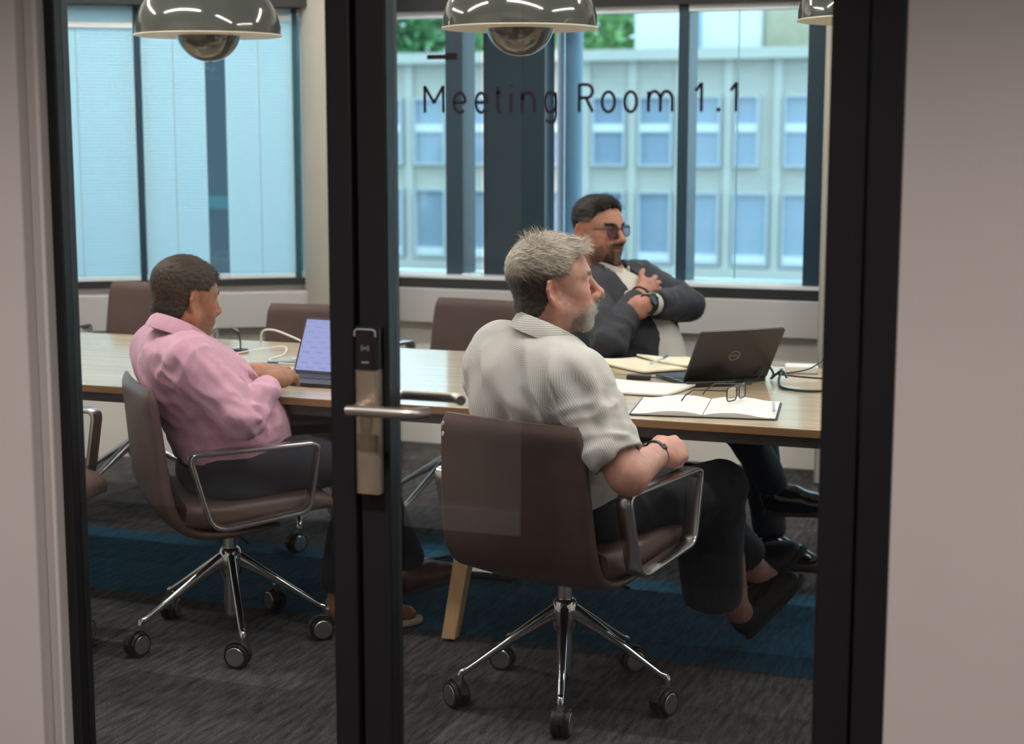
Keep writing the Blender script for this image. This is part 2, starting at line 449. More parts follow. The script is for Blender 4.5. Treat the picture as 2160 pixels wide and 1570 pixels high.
# lettering and dash on the glass: every letter its own flat vinyl piece
def ring_path(cx, cz, rx, rz_, a0, a1, n=18):
    return [(cx + rx * math.cos(R(a0 + (a1 - a0) * k / n)), cz + rz_ * math.sin(R(a0 + (a1 - a0) * k / n))) for k in range(n + 1)]
def spl2(p): return [(q[0], q[1]) for q in spline([(a, c, 0) for a, c in p], 5)]
XH = .72
GLYPH = {
    'M': [[(0, 0), (0, 1)], [(0, .98), (.5, .36)], [(.5, .36), (1, .98)], [(1, 1), (1, 0)]],
    'e': [[(.02, .37), (.98, .37)], ring_path(.5, .36, .5, .36, 2, 312)],
    't': [spl2([(.36, .95), (.36, .5), (.36, .16), (.58, .01), (1, .01)]), [(0, XH), (.95, XH)]],
    'i': [[(.5, 0), (.5, XH)], [(.5, .94), (.5, 1.02)]],
    'n': [[(0, 0), (0, XH)], spl2([(0, .45), (.18, .66), (.55, .72), (.9, .58), (1, .40), (1, 0)])],
    'g': [ring_path(.5, .36, .5, .36, 0, 360), spl2([(1, XH), (1, .3), (1, -.08), (.82, -.29), (.5, -.35), (.06, -.28)])],
    'R': [[(0, 0), (0, 1)], [(0, .98), (.55, .98)], ring_path(.55, .745, .42, .235, 90, -90, 12), [(.55, .51), (0, .51)], [(.5, .51), (1, 0)]],
    'o': [ring_path(.5, .36, .5, .36, 0, 360)],
    'm': [[(0, 0), (0, XH)], spl2([(0, .45), (.10, .66), (.28, .72), (.45, .60), (.5, .40), (.5, 0)]), spl2([(.5, .45), (.60, .66), (.78, .72), (.95, .60), (1, .40), (1, 0)])],
    '1': [[(0, .72), (.95, .98)], [(1, 1.01), (1, 0)]],
    '.': [[(.5, 0), (.5, .13)]],
}
sg = thing('glass_lettering', 'dark vinyl lettering reading Meeting Room 1.1 on the glass door', 'lettering', (-.86, YD + .0252, 1.535))
CAPH, SW = .0475, .0054
for ch, xa, xb in (('M', -1.143, -1.102), ('e', -1.087, -1.060), ('e', -1.046, -1.019), ('t', -1.008, -.992), ('i', -.979, -.975), ('n', -.959, -.931), ('g', -.917, -.892), ('R', -.855, -.825), ('o', -.814, -.786),
                   ('o', -.774, -.747), ('m', -.732, -.685), ('1', -.651, -.635), ('.', -.612, -.605), ('1', -.591, -.576)):
    b = MB(); w_ = xb - xa - SW
    for pth in GLYPH[ch]:
        sw = SW * (1.35 if ch == '.' else 1.0)
        pts = [(xa + SW / 2 + p[0] * w_, YD + .0253, 1.535 + SW * .5 * 0 + p[1] * CAPH) for p in pth]
        b.sweep(pts, [(-.0003, -sw / 2), (.0003, -sw / 2), (.0003, sw / 2), (-.0003, sw / 2)], (0, 1, 0))
    rel(sg, b, 'letter', MAT['vinyl_letter'], smooth=False)
b = MB(); b.bb(-1.1355, -1.078, YD + .0250, YD + .0256, 1.6285, 1.6365); b.bb(-1.0985, -1.078, YD + .0246, YD + .0256, 1.6265, 1.6388)
tag(b.build('glass_dash', MAT['vinyl_letter']), 'short dark dash above the lettering on the glass door', 'sign mark')

# ---- outer wall, right run (along x at YB)
ZS, ZW = .823, 2.065
WL = -3.30
b = MB(); b.bb(WL, X1, YB, YB + .25, 0, ZS - .01); struct('wall_back', b, MAT['room_paint'])
b = MB(); b.bb(WL, X1, YB - .02, YB + .25, ZW, ZW + .28); struct('trim_2', b, MAT['dark_header'])
b = MB(); b.bb(WL, X1, YB - .02, YB + .25, ZW + .28, ZC); struct('wall_back_over', b, MAT['ceiling_paint'])
b = MB(); b.bb(WL, X1, YB - .07, YB, .60, .765); struct('trim_3', b, MAT['trunking'], bevel=.004)
b = MB(); b.bb(WL, X1, YB - .05, YB + .05, ZS - .060, ZS - .010); struct('trim_4', b, MAT['dark_header'])
b = MB(); b.bb(WL, X1, YB - .05, YB + .30, ZS - .010, ZS + .004); struct('trim_5', b, MAT['sill_white'])
def win_right(n, xa, xb):
    root = empty('window_%d' % n, ((xa + xb) / 2, YB, ZS)); root['kind'] = 'structure'
    b = MB(); b.bb(xa, xb, YB + .03, YB + .036, ZS + .004, ZW - .02); rel3(root, b, 'pane', MAT['window_glass'])
    b = MB(); b.bb(xa, xb, YB + .02, YB + .046, ZS + .004, ZS + .010); rel3(root, b, 'bottom_rail', MAT['sill_white'])
    b = MB(); b.bb(xa, xb, YB + .02, YB + .08, ZW - .03, ZW); rel3(root, b, 'top_rail', MAT['sill_white'])
    return root
def rel3(root, mb, name, m, **k):
    o = mb.build(name, m, None, **k)
    M = Matrix.Translation(root.location) @ Matrix.Rotation(root.rotation_euler.z, 4, 'Z')
    o.data.transform(M.inverted()); o.parent = root
    return o
for n, (xa, xb) in enumerate(((-3.30, -2.945), (-2.861, -2.765), (-2.352, -1.815), (-1.767, -1.229), (-.9, .2), (.25, X1))):
    win_right(n + 1, xa, xb)
def post(n, xa, xb, m, y0=YB + .03, y1=YB + .2):
    b = MB(); b.bb(xa, xb, y0, y1, ZS, ZW + .02); struct('trim_%d' % n, b, m)
post(6, -2.945, -2.861, MAT['window_frame'])
post(7, -2.765, -2.457, MAT['dark_panel'], YB + .06)
post(8, -1.815, -1.767, MAT['window_frame'])
post(9, -1.229, -.90, MAT['window_frame'], YB)
post(10, .2, .25, MAT['window_frame'])
# pale round column seen just outside the glass
b = MB(); b.lathe([(.001, -3.5), (.062, -3.5), (.062, 3.5), (.001, 3.5)], 28, (-2.425, YB + .34, 0)); struct('pillar_outside', b, MAT['outer_column'])
# blind cord and lift line in front of the glass
b = MB(); b.tube([(-1.545, YB + .05, ZS + .02), (-1.545, YB + .05, ZW)], .003, 6); tag(b.build('blind_cord', MAT['sill_white']), 'thin pale blind cord hanging in front of the right window', 'cord')
# interior square pillar at the right end, and round column where the two wall runs meet
b = MB(); b.bb(-1.106, -.80, 6.83, YB + .02, 0, ZC); struct('pillar_right', b, MAT['pillar_paint'], bevel=.01)
b = MB(); b.lathe([(.001, 0), (.17, 0), (.17, ZC), (.001, ZC)], 40, (-3.36, 6.87, 0)); struct('pillar_corner', b, MAT['pillar_paint'])

# ---- outer wall, left run: angled, with closed blinds
AX, AY, ANG = -3.44, 6.74, math.atan2(.58, .90)
lw = lambda name: None
def left_struct(name, u0, u1, v0, v1, z0, z1, m, bevel=0):
    b = MB(); b.bb(u0, u1, v0, v1, z0, z1)
    o = b.build(name, m, None, bevel=bevel); o.location = (AX, AY, 0); o.rotation_euler = (0, 0, ANG); o['kind'] = 'structure'
    return o
UL, UR = -3.1, .30
left_struct('wall_back_left', UL, UR, .10, .35, 0, ZS - .03, MAT['room_paint'])
left_struct('trim_11', UL, UR, .06, .25, ZS - .03, ZS + .0, MAT['dark_header'])
left_struct('trim_12', UL, UR, .02, .10, .60, .765, MAT['trunking'], .004)
left_struct('trim_13', UL, UR, -.02, .25, ZW, ZW + .28, MAT['dark_header'])
left_struct('wall_back_left_over', UL, UR, -.02, .25, ZW + .28, ZC, MAT['ceiling_paint'])
def left_part(root, name, u0, u1, v0, v1, z0, z1, m):
    b = MB(); b.bb(u0, u1, v0, v1, z0, z1)
    return b.build(name, m, root)
for n, (ua, ub) in enumerate(((UL, -1.75), (-1.70, -.780), (-.757, -.072), (-.040, UR))):
    root = empty('window_%d' % (7 + n), (AX, AY, 0), ANG); root['kind'] = 'structure'
    left_part(root, 'pane', ua, ub, .14, .146, ZS, ZW, MAT['window_glass'])
    left_part(root, 'bottom_rail', ua, ub, .11, .16, ZS, ZS + .022, MAT['sill_white'])
    left_part(root, 'top_rail', ua, ub, .11, .16, ZW - .022, ZW, MAT['sill_white'])
for n, (ua, ub, m) in enumerate(((-.783, -.757, 'window_frame'), (-.070, -.044, 'window_frame_teal'), (-1.75, -1.70, 'window_frame'))):
    left_struct('trim_%d' % (14 + n), ua, ub, .10, .16, ZS, ZW, MAT[m])
# venetian blinds: closed slats too fine to pick apart, one joined part each
GB = 'closed venetian blinds on the angled window run'
for k, (ua, ub, lab, zt) in enumerate(((-1.70, -.785, 'closed pale blue venetian blind filling the leftmost window', 1.978),
                                  (-.752, -.470, 'narrow closed pale blue venetian blind right of the first dark mullion', 2.02),
                                  (-.378, -.076, 'closed pale blue venetian blind right of the unblinded gap', 2.02),
                                  (-.036, .26, 'closed pale blue venetian blind half hidden by the round column', 2.02))):
    root = thing('venetian_blind', lab, 'blind', (AX, AY, 0), ANG, GB)
    b = MB(); z = ZS + .03
    while z < zt - .012:
        M_ = np.array([[1, 0, 0], [0, math.cos(R(66)), -math.sin(R(66))], [0, math.sin(R(66)), math.cos(R(66))]])
        b.box(((ua + ub) / 2, .085, z), (ub - ua, .0235, .0006), M=M_)
        z += .0148
    o = b.build('slats', MAT['blind_slat'], root, smooth=False); o['kind'] = 'stuff'
    left_part(root, 'head_rail', ua, ub, .07, .10, zt - .012, zt + .012, MAT['sill_white'])
    if k == 0: left_part(root, 'valance', ua, ub, .082, .084, zt + .012, ZW, MAT['blind_slat'])
    left_part(root, 'bottom_bar', ua, ub, .075, .095, ZS + .004, ZS + .02, MAT['sill_white'])
    for uc in ((ua + ub) / 2,) if ub - ua < .5 else (ua + .25, ub - .25):
        b = MB(); b.tube([(uc, .074, ZS + .02), (uc, .074, zt)], .0012, 5); b.build('lift_cord', MAT['trunking'], root)

# ------------------------------------------------------------------ outside
b = MB(); b.bb(-120, 60, 9, 140, -8.2, -8.0); struct('ground_outside', b, MAT['asphalt'])
fb = thing('office_building', 'pale two row office block with tall windows seen beyond the glass', 'building', (-14, 50, -8))
b = MB(); b.bb(-42, 4, 50.25, 54, -8, 3.85); rel(fb, b, 'wall', MAT['facade'])
b = MB(); b.bb(-42, 4, 49.75, 54.2, 3.76, 4.10); rel(fb, b, 'coping', MAT['facade_light'])
b = MB(); b.bb(-42, 4, 49.95, 50.3, -3.05, -2.72); rel(fb, b, 'ledge', MAT['facade_light'])
paneA = None
for row, (z0, z1) in enumerate(((.50, 2.58), (-2.60, -.42))):
    for k in range(-7, 7):
        xa = -15.45 + 1.55 * k; xb = xa + 1.0
        if row == 0 and k in (3, 5): xb = xa + .65
        b = MB()
        for (p, q, r_, t) in ((xa - .06, xa, z0, z1), (xb, xb + .06, z0, z1), (xa - .06, xb + .06, z0 - .06, z0), (xa - .06, xb + .06, z1, z1 + .06)):
            b.bb(p, q, 50.0, 50.3, r_, t)
        w = rel(fb, b, 'window', MAT['facade_frame'], smooth=False)
        b = MB(); b.bb(xa, xb, 50.18, 50.24, z0, z1); o = b.build('pane', MAT['facade_glass'], None); o.data.transform(Matrix.Translation(-fb.location)); o.parent = w
        b = MB(); zc = z0 + (1.15 if row == 0 else .16); b.bb(xa, xb, 50.06, 50.2, zc - .13, zc + .13); o = b.build('transom', MAT['facade_white'], None); o.data.transform(Matrix.Translation(-fb.location)); o.parent = w
for k in range(-7, 8):
    xc = -15.45 + 1.55 * k - .275
    b = MB(); b.bb(xc - .13, xc + .13, 50.12, 50.3, -8, 3.8); rel(fb, b, 'pier', MAT['facade_light'], smooth=False)
ub_ = thing('roof_block', 'white plant room block standing on the office roof', 'building', (-12.6, 56, 3.9))
b = MB(); b.bb(-15.5, -11.1, 55, 62, 3.9, 10.5); rel(ub_, b, 'wall', MAT['facade_white'], bevel=.05)
b = MB(); b.bb(-13.25, -13.13, 54.9, 55.0, 3.9, 10.5); rel(ub_, b, 'seam', MAT['outer_column'])
b = MB(); b.bb(-15.7, -10.9, 54.8, 62.2, 10.5, 10.8); rel(ub_, b, 'roof', MAT['facade_light'])
bb_ = thing('brick_block', 'buff brick block right of the white roof block', 'building', (-8.5, 56, 3.9))
b = MB(); b.bb(-11.05, -4, 55.5, 63, 3.9, 12); rel(bb_, b, 'wall', MAT['facade_brick'])
b = MB(); b.bb(-11.1, -3.9, 55.3, 63.2, 12, 12.3); rel(bb_, b, 'roof', MAT['facade_light'])
for k in range(2):
    b = MB(); b.bb(-8.6 + 2 * k, -7.7 + 2 * k, 55.4, 55.6, 4.6, 8.0); rel(bb_, b, 'window', MAT['facade_glass'])
def tree(label, x, y, z0, h, rad, m, seed):
    rnd = random.Random(seed); root = thing('tree', label, 'tree', (x, y, z0), 0, 'trees beyond the office block')
    b = MB(); b.tube([(0, 0, 0), (.1, 0, h * .35), (0, .1, h * .7)], [.35, .28, .12], 8); b.build('trunk', MAT['bark'], root)
    for k in range(5):
        a = rnd.uniform(0, 6.28)
        b = MB(); b.tube([(0, 0, h * (.4 + .07 * k)), (math.cos(a) * rad * .6, math.sin(a) * rad * .6, h * (.6 + .06 * k))], [.12, .04], 6); b.build('branch', MAT['bark'], root)
    vs, fs = [], []
    for k in range(5200):
        d = unit([rnd.gauss(0, 1) for _ in range(3)]); q = rnd.random() ** .4
        lump = 1 + .25 * math.sin(d[0] * 7 + seed) * math.cos(d[2] * 6 + d[1] * 5)
        p = np.array([0, 0, h * .68]) + d * q * np.array([rad, rad, h * .36]) * lump
        e = unit([rnd.gauss(0, 1) for _ in range(3)]); g = unit(np.cross(e, [rnd.gauss(0, 1) for _ in range(3)]))
        s_ = rnd.uniform(.16, .34); i = len(vs)
        vs += [p - e * s_, p + g * s_ * .6, p + e * s_, p - g * s_ * .6]; fs.append((i, i + 1, i + 2, i + 3))
    b = MB(); b.add(vs, fs); o = b.build('foliage', m, root, smooth=False); o['kind'] = 'stuff'
tree('bright green leafy tree above the parapet left of the roof block', -20.6, 68, -8, 17.0, 3.6, MAT['foliage_light'], 3)
tree('tall green tree seen at the left edge of the glass door', -32.3, 75, -8, 18.5, 3.6, MAT['foliage'], 7)
tree('green tree between the two dark window posts', -31.6, 84, -8, 19.5, 2.2, MAT['foliage_light'], 11)
dt = thing('dark_tower', 'dark glazed tower glimpsed through the gap between the blinds', 'building', (-19, 33, -8))
b = MB(); b.bb(-21.5, -17.4, 32, 36, -8, 15); rel(dt, b, 'wall', MAT['dark_panel'])
for k in range(6):
    b = MB(); b.bb(-21.5, -17.4, 31.9, 32, -7 + 3.4 * k, -6.7 + 3.4 * k); rel(dt, b, 'floor_band', MAT['window_frame_teal'])
tree('low tree standing in for green reflections at the left end of the office block', -22.0, 45, -8, 8.6, 1.5, MAT['foliage_light'], 15)  # added tree, supplies the green of reflections in the facade

# ------------------------------------------------------------------ ceiling lights
def light_line(label, x0, x1, y0, y1, group):
    root = thing('ceiling_light', label, 'light', ((x0 + x1) / 2, (y0 + y1) / 2, ZC), 0, group)
    b = MB(); b.bb(x0 - .02, x1 + .02, y0 - .02, y1 + .02, ZC - .03, ZC - .001); rel(root, b, 'housing', MAT['white_plastic'])
    b = MB(); b.bb(x0, x1, y0, y1, ZC - .036, ZC - .030); rel(root, b, 'diffuser', MAT['light_line'])
GL = 'linear lights on the meeting room ceiling'
for lab, x0, x1, y0, y1 in (('linear ceiling light above the near chairs on the left', -3.9, -2.4, 3.55, 3.63),
                            ('linear ceiling light above the near chairs on the right', -1.7, -.2, 3.55, 3.63),
                            ('linear ceiling light along the windows on the left', -3.9, -2.4, 5.75, 5.83),
                            ('linear ceiling light along the windows on the right', -1.7, -.2, 5.75, 5.83),
                            ('linear ceiling light running across the left table end', -4.55, -4.47, 3.9, 5.4),
                            ('linear ceiling light running across the right table end', .35, .43, 3.9, 5.4)):
    light_line(lab, x0, x1, y0, y1, GL)
for lab, x, y in (('recessed corridor downlight left of the door', -3.0, 1.35), ('recessed corridor downlight before the door', -1.2, 1.35), ('recessed corridor downlight right of the door', .55, 1.35)):
    root = thing('downlight', lab, 'light', (x, y, ZC), 0, 'downlights in the corridor ceiling')
    b = MB(); b.lathe([(.055, -.004), (.075, -.004), (.078, 0.0), (.055, 0.0)], 28, (0, 0, 0)); b.build('bezel', MAT['white_plastic'], root)
    b = MB(); b.lathe([(.001, -.002), (.054, -.002), (.054, -.001), (.001, -.001)], 24); b.build('lens', MAT['corridor_light'], root)
    ld = bpy.data.lights.new('downlight_beam', 'SPOT'); ld.energy = CORR_POWER; ld.spot_size = R(130); ld.spot_blend = 1.0; ld.shadow_soft_size = .05; ld.color = (1.0, .90, .85)
    lo = bpy.data.objects.new('downlight_beam', ld); COL.objects.link(lo); lo.parent = root; lo.location = (0, 0, -.02)
# ------------------------------------------------------------------ pendant lamps
PY = 4.72
def pendant(x, label):
    root = thing('pendant_lamp', label, 'lamp', (x, PY, 1.815), 0, 'sage green dome pendants over the table')
    r0 = .2375; prof = []
    for k in range(0, 15):
        a = R(90 * k / 14); prof.append((r0 * math.cos(a) ** .9 if k < 14 else .012, .205 * math.sin(a)))
    inner = [(max(r_ - .004, .010), z - .002 if z > .004 else z) for r_, z in prof][::-1]
    b = MB(); b.lathe([(p[0], p[1]) for p in prof], 56); b.build('shade', MAT['sage_lacquer'], root, angle=60)
    b = MB(); b.lathe([(q[0] - .002, q[1] - .0015) for q in prof][:-1] + [(.01, .198)], 56); o = b.build('shade_lining', MAT['cream_inner'], root, angle=60)
    b = MB(); b.lathe([(.2355, -.002), (.2395, -.002), (.2395, .002), (.2355, .002)], 56); b.build('rim', MAT['cream_inner'], root)
    rb = .107; b = MB(); b.lathe([(.002, -rb * .80 - .0)] + [(rb * math.sin(R(a)), -rb * .80 + rb - rb * math.cos(R(a))) for a in range(6, 100, 6)] + [(.098, .04), (.001, .04)], 44)
    b.build('lower_ball', MAT['sage_lacquer'], root, angle=60)
    b = MB(); b.lathe([(.001, .200), (.03, .200), (.03, .235), (.008, .245), (.001, .245)], 20); b.build('cap', MAT['chrome'], root)
    b = MB(); b.tube([(0, 0, .24), (0, 0, ZC - 1.815)], .003, 8); b.build('cord', MAT['cable_white'], root)
    b = MB(); b.lathe([(.001, ZC - 1.815 - .03), (.05, ZC - 1.815 - .03), (.05, ZC - 1.815), (.001, ZC - 1.815)], 24); b.build('ceiling_rose', MAT['sage_lacquer'], root)
for x, lab in ((-2.776, 'sage green dome pendant lamp above the man in the pink shirt'),
               (-1.692, 'sage green dome pendant lamp in front of the dark window panel'),
               (-.605, 'sage green dome pendant lamp mostly hidden by the right door frame')):
    pendant(x, lab)

# ------------------------------------------------------------------ conference chairs (meshes shared between copies)
CM = {}
def shell(profile, halfw, thick, n=18, bulge=0.0):
    """upholstered slab lofted along a (y, z) profile; halfw per profile point"""
    P = spline([(0, p[0], p[1]) for p in profile], 5); W = spline([(w, 0, 0) for w in halfw], 5); T = spline([(t, 0, 0) for t in thick], 5)
    rings = []
    for i, p in enumerate(P):
        t = unit(P[min(i + 1, len(P) - 1)] - P[max(i - 1, 0)]); up = unit(np.cross(np.array([1.0, 0, 0]), t))
        w, th = W[i][0], max(T[i][0], .004)
        ring = []
        for q in rrect(2 * w, th, min(th * .49, .02), 3):
            # rounded outline with the flat sides split so that the dish curves
            ring.append(q)
        full = []
        for a, c in zip(ring, ring[1:] + ring[:1]):
            full.append(a)
            L_ = abs(a[0] - c[0])
            if L_ > w * .5:
                for k in range(1, 8):
                    s_ = k / 8; full.append((a[0] + (c[0] - a[0]) * s_, a[1] + (c[1] - a[1]) * s_))
        rings.append([p + np.array([q[0], 0, 0]) + up * (q[1] + bulge * (1 - (q[0] / w) ** 2)) for q in full])
    return rings

def make_chair_meshes():
    b = MB(); b.loft(shell([(.264, .412), (.245, .436), (.18, .446), (.05, .436), (-.10, .428), (-.175, .436)], [.215, .230, .240, .243, .243, .240], [.012, .034, .054, .064, .066, .06], bulge=-.006)); CM['seat'] = b.mesh('seat', MAT['leather'], angle=60)
    b = MB(); b.loft(shell([(.10, .385), (-.04, .372), (-.145, .385), (-.200, .430), (-.222, .50), (-.234, .60), (-.244, .70), (-.251, .765), (-.253, .797)],
                           [.212, .224, .232, .234, .232, .226, .219, .212, .198], [.008, .02, .030, .034, .034, .034, .032, .030, .010], bulge=.012)); CM['backrest'] = b.mesh('backrest', MAT['leather'], angle=60)
    for sgn, nm in ((1, 'arm_r'), (-1, 'arm_l')):
        x = .280 * sgn
        path = rounded_path([(x, -.172, .622), (x, .198, .632), (x, .165, .438), (x, -.112, .402)], [.03, .028, .03, .05], 5, True)
        b = MB(); b.sweep(path, rrect(.046, .013, .004, 2), (1, 0, 0), True); CM[nm] = b.mesh('armrest', MAT['chrome_soft'], angle=40)
    b = MB(); b.tube([(0, 0, .26), (0, 0, .385)], .0205, 16); b.tube([(0, 0, .075), (0, 0, .262)], .0215, 16); CM['gas_lift'] = b.mesh('gas_lift', MAT['chrome_soft'])
    b = MB(); b.lathe([(.001, .195), (.03, .195), (.034, .215), (.036, .25), (.031, .272), (.025, .280), (.001, .280)], 24); CM['hub'] = b.mesh('hub', MAT['chrome'])
    b = MB(); b.box((0, -.02, .372), (.17, .20, .022)); CM['mechanism'] = b.mesh('mechanism', MAT['plastic_black'])
    b = MB(); b.tube([(.07, -.02, .362), (.17, .0, .340), (.195, .005, .336)], .0045, 8); CM['lever'] = b.mesh('lever', MAT['plastic_black'])
    # one leg along +x: slim cast arm dropping to the castor stem
    rings = []
    for t in np.linspace(0, 1, 9):
        r_ = .02 + .255 * t; z = .248 - .150 * t ** 1.05; hw = .0125 * (1 - t) + .0092 * t; hh = .015 * (1 - t) ** 1.6 + .0085
        rings.append([np.array([r_, q[0], z + q[1]]) for q in rrect(2 * hw, 2 * hh, min(hw, hh) * .9, 3)])
    b = MB(); b.loft(rings)
    b.tube(rounded_path([(.268, 0, .102), (.285, 0, .097), (.286, 0, .062)], .012, 4), .0095, 10)
    CM['leg'] = b.mesh('leg', MAT['chrome'], angle=50)
    b = MB()
    My = np.array([[1, 0, 0], [0, 0, 1], [0, -1, 0.]])
    for sgn in (-1, 1):
        b.lathe([(.006, -.0095), (.0335, -.0095), (.0355, -.006), (.0355, .006), (.0335, .0095), (.006, .0095)], 24, (0, sgn * .0135, .0355), My)
    b.tube([(0, -.022, .0355), (0, .022, .0355)], .008, 10)
    ring = []
    for a in np.linspace(R(10), R(170), 10): ring.append((.039 * math.cos(a), 0, .0355 + .039 * math.sin(a)))
    b.sweep(ring, rrect(.020, .005, .002, 1), (0, 1, 0))
    CM['castor'] = b.mesh('castor', MAT['rubber'], angle=40)
    b = MB()
    for sgn in (-1, 1):
        b.lathe([(.001, -.0014), (.0255, -.0014), (.0275, 0), (.0255, .0014), (.001, .0014)], 24, (0, sgn * .0238, .0355), My)
    CM['castor_cap'] = b.mesh('castor_cap', MAT['cap_metal'], angle=30)
make_chair_meshes()

def chair(x, y, heading, label, lift=0.0, base=0.0, cast=None, fixings=False):
    """heading = direction the sitter faces, degrees from +x"""
    root = thing('conference_chair', label, 'chair', (x, y, 0), R(heading - 90), 'brown leather conference chairs')
    for nm, key, up in (('seat', 'seat', 1), ('backrest', 'backrest', 1), ('armrest', 'arm_r', 1), ('armrest', 'arm_l', 1), ('gas_lift', 'gas_lift', .5), ('hub', 'hub', 0), ('mechanism', 'mechanism', 1), ('lever', 'lever', 1)):
        o = link(nm, CM[key], None, root); o.location = (0, 0, lift * up)
    for k in range(5):
        a = R(base - (heading - 90) + 72 * k)
        lg = link('leg', CM['leg'], None, root); lg.rotation_euler = (0, 0, a)
        ca = R((cast[k] if cast else 40 + 67 * k))
        for nm in ('castor', 'castor_cap'):
            c = link(nm, CM[nm], None, lg); c.location = (.286 + .016 * math.cos(ca), .016 * math.sin(ca), 0); c.rotation_euler = (0, 0, ca)
    if fixings:
        for z in (.772, .745):
            b = MB(); b.lathe([(.0005, 0), (.006, 0), (.005, .003), (.0005, .003)], 10, (-.188, -.281, z), np.array([[1, 0, 0], [0, 0, -1], [0, 1, 0]])); b.build('fixing', MAT['chrome_soft'], root)
    return root
CE = (-2.387, 4.103); CF = (-1.284, 3.939); CG = (-1.66, 5.66)
chair(*CE, 43, 'brown leather chair in which the man in the pink shirt sits', base=18, cast=[200, 60, 300, 20, 240])
chair(*CF, 75, 'brown leather chair in which the white haired man sits, its back to us', base=-2, cast=[250, 330, 40, 290, 170], fixings=True)
chair(*CG, -25, 'brown leather chair under the man with crossed arms', base=30)
chair(-3.66, 5.56, 278, 'empty brown leather chair at the far left behind the pink shirted man', lift=.085, base=-35)
chair(-2.80, 5.33, 276, 'empty brown leather chair behind the open laptop screen', lift=.045, base=10)
chair(-2.32, 5.68, 262, 'empty brown leather chair behind the table beside the white haired man', lift=.05, base=-110)
chair(-2.905, 3.640, 0, 'brown leather chair at the left edge, cut by the black jamb', lift=.07, base=62)

# ------------------------------------------------------------------ table
TX0, TX1, TY0, TY1, TZ = -4.75, .55, 4.12, 5.22, .74
tb = thing('conference_table', 'long oak topped conference table with splayed wooden legs', 'table', (-2.1, 4.67, 0))
b = MB(); b.bb(TX0, TX1, TY0, TY1, TZ - .004, TZ); rel(tb, b, 'tabletop', MAT['table_oak'], bevel=.001)
b = MB(); b.bb(TX0, TX1, TY0, TY1, TZ - .022, TZ - .004); rel(tb, b, 'edge', MAT['edge_oak'])
b = MB(); b.bb(TX0 + .04, TX1 - .04, TY0 + .03, TY0 + .07, TZ - .055, TZ - .022); rel(tb, b, 'rail', MAT['table_frame'])
b = MB(); b.bb(TX0 + .04, TX1 - .04, TY1 - .07, TY1 - .03, TZ - .055, TZ - .022); rel(tb, b, 'rail', MAT['table_frame'])
b = MB(); b.bb(-2.55, -.4, 4.52, 4.80, .61, .715); rel(tb, b, 'cable_tray', MAT['plastic_dark'], bevel=.01)
for xl in (-3.85, -1.76, .15):
    for yl, sy in ((4.30, 1), (5.06, -1)):
        # square leg leaning in towards the top
        b = MB(); foot = V(xl, yl, .012); top = V(xl + .10, yl + sy * .06, TZ - .055)
        rings = []
        for t in np.linspace(0, 1, 6):
            c = foot + (top - foot) * t; hw = .022 + .008 * t
            rings.append([c + V(q[0], q[1], 0) for q in rrect(2 * hw, 2 * hw, .004, 2)])
        b.loft(rings); rel(tb, b, 'leg', MAT['leg_oak'], angle=30)
        b = MB(); b.lathe([(.001, 0), (.014, 0), (.014, .012), (.001, .012)], 16, (xl, yl, 0)); rel(tb, b, 'foot', MAT['rubber'])
# floor socket box with open chrome lids under the table
fx = thing('floor_socket', 'chrome floor socket box with raised lids on the blue carpet under the table', 'floor socket', (-1.90, 5.02, 0))
b = MB(); b.bb(-1.985, -1.80, 4.95, 5.10, 0, .010); rel(fx, b, 'plate', MAT['black_satin'])
for k, y in enumerate((4.965, 5.045)):
    b = MB(); b.bb(-1.99, -1.80, y, y + .045, .016, .022); rel(fx, b, 'lid', MAT['chrome'], bevel=.002)
b = MB(); b.tube([(-1.885, 5.02, .01), (-1.885, 5.01, .08), (-1.89, 5.0, .16), (-1.9, 4.9, .45), (-1.9, 4.75, .62)], .012, 8); rel(fx, b, 'cable', MAT['rubber'])
b = MB(); b.tube([(-2.235, 5.00, .01), (-2.07, 5.17, .012)], .010, 8); tag(b.build('floor_bar', MAT['chrome']), 'thin chrome bar lying on the blue carpet beside the table leg', 'bar')

# ------------------------------------------------------------------ things on the table
def laptop(name, label, loc, rz, lid_deg, w=.322, d=.222, screen=False):
    root = thing(name, label, 'laptop', loc, R(rz))
    b = MB(); b.sweep([(0, 0, .0), (0, 0, .012)], rrect(w, d, .012, 3), (1, 0, 0)); ba = b.build('base', MAT['plastic_dark'], root)
    kb = MB()
    for i in range(5):
        for j in range(14):
            kb.box((-w / 2 + .03 + j * (w - .06) / 13, .075 - i * .0195, .0128), (.0165, .0155, .0018))
    o = kb.build('keys', MAT['keys'], ba, smooth=False); o['kind'] = 'stuff'
    b = MB(); b.box((0, -.068, .0124), (.105, .062, .0008)); b.build('trackpad', MAT['plastic_dark'], ba)
    # lid hinged on the +y edge
    a = R(lid_deg); hy, hz = d / 2 - .008, .012
    ax = np.array([[1, 0, 0], [0, -math.cos(a), math.sin(a)], [0, math.sin(a), math.cos(a)]])   # columns: x, lid-up
    up = V(0, math.cos(math.pi - a), math.sin(a)); up = V(0, -math.cos(a), math.sin(a)); nrm = V(0, -math.sin(a), -math.cos(a))  # nrm: towards the keyboard
    M_ = np.column_stack([V(1, 0, 0), up, np.cross(V(1, 0, 0), up)])
    c = V(0, hy, hz) + up * (d / 2)
    b = MB(); b.sweep([c - M_[:, 2] * .003, c + M_[:, 2] * .003], rrect(w, d, .009, 3), (1, 0, 0)); lid = b.build('lid', MAT['plastic_dark'], root)
    return root, lid, c, up, M_, w, d
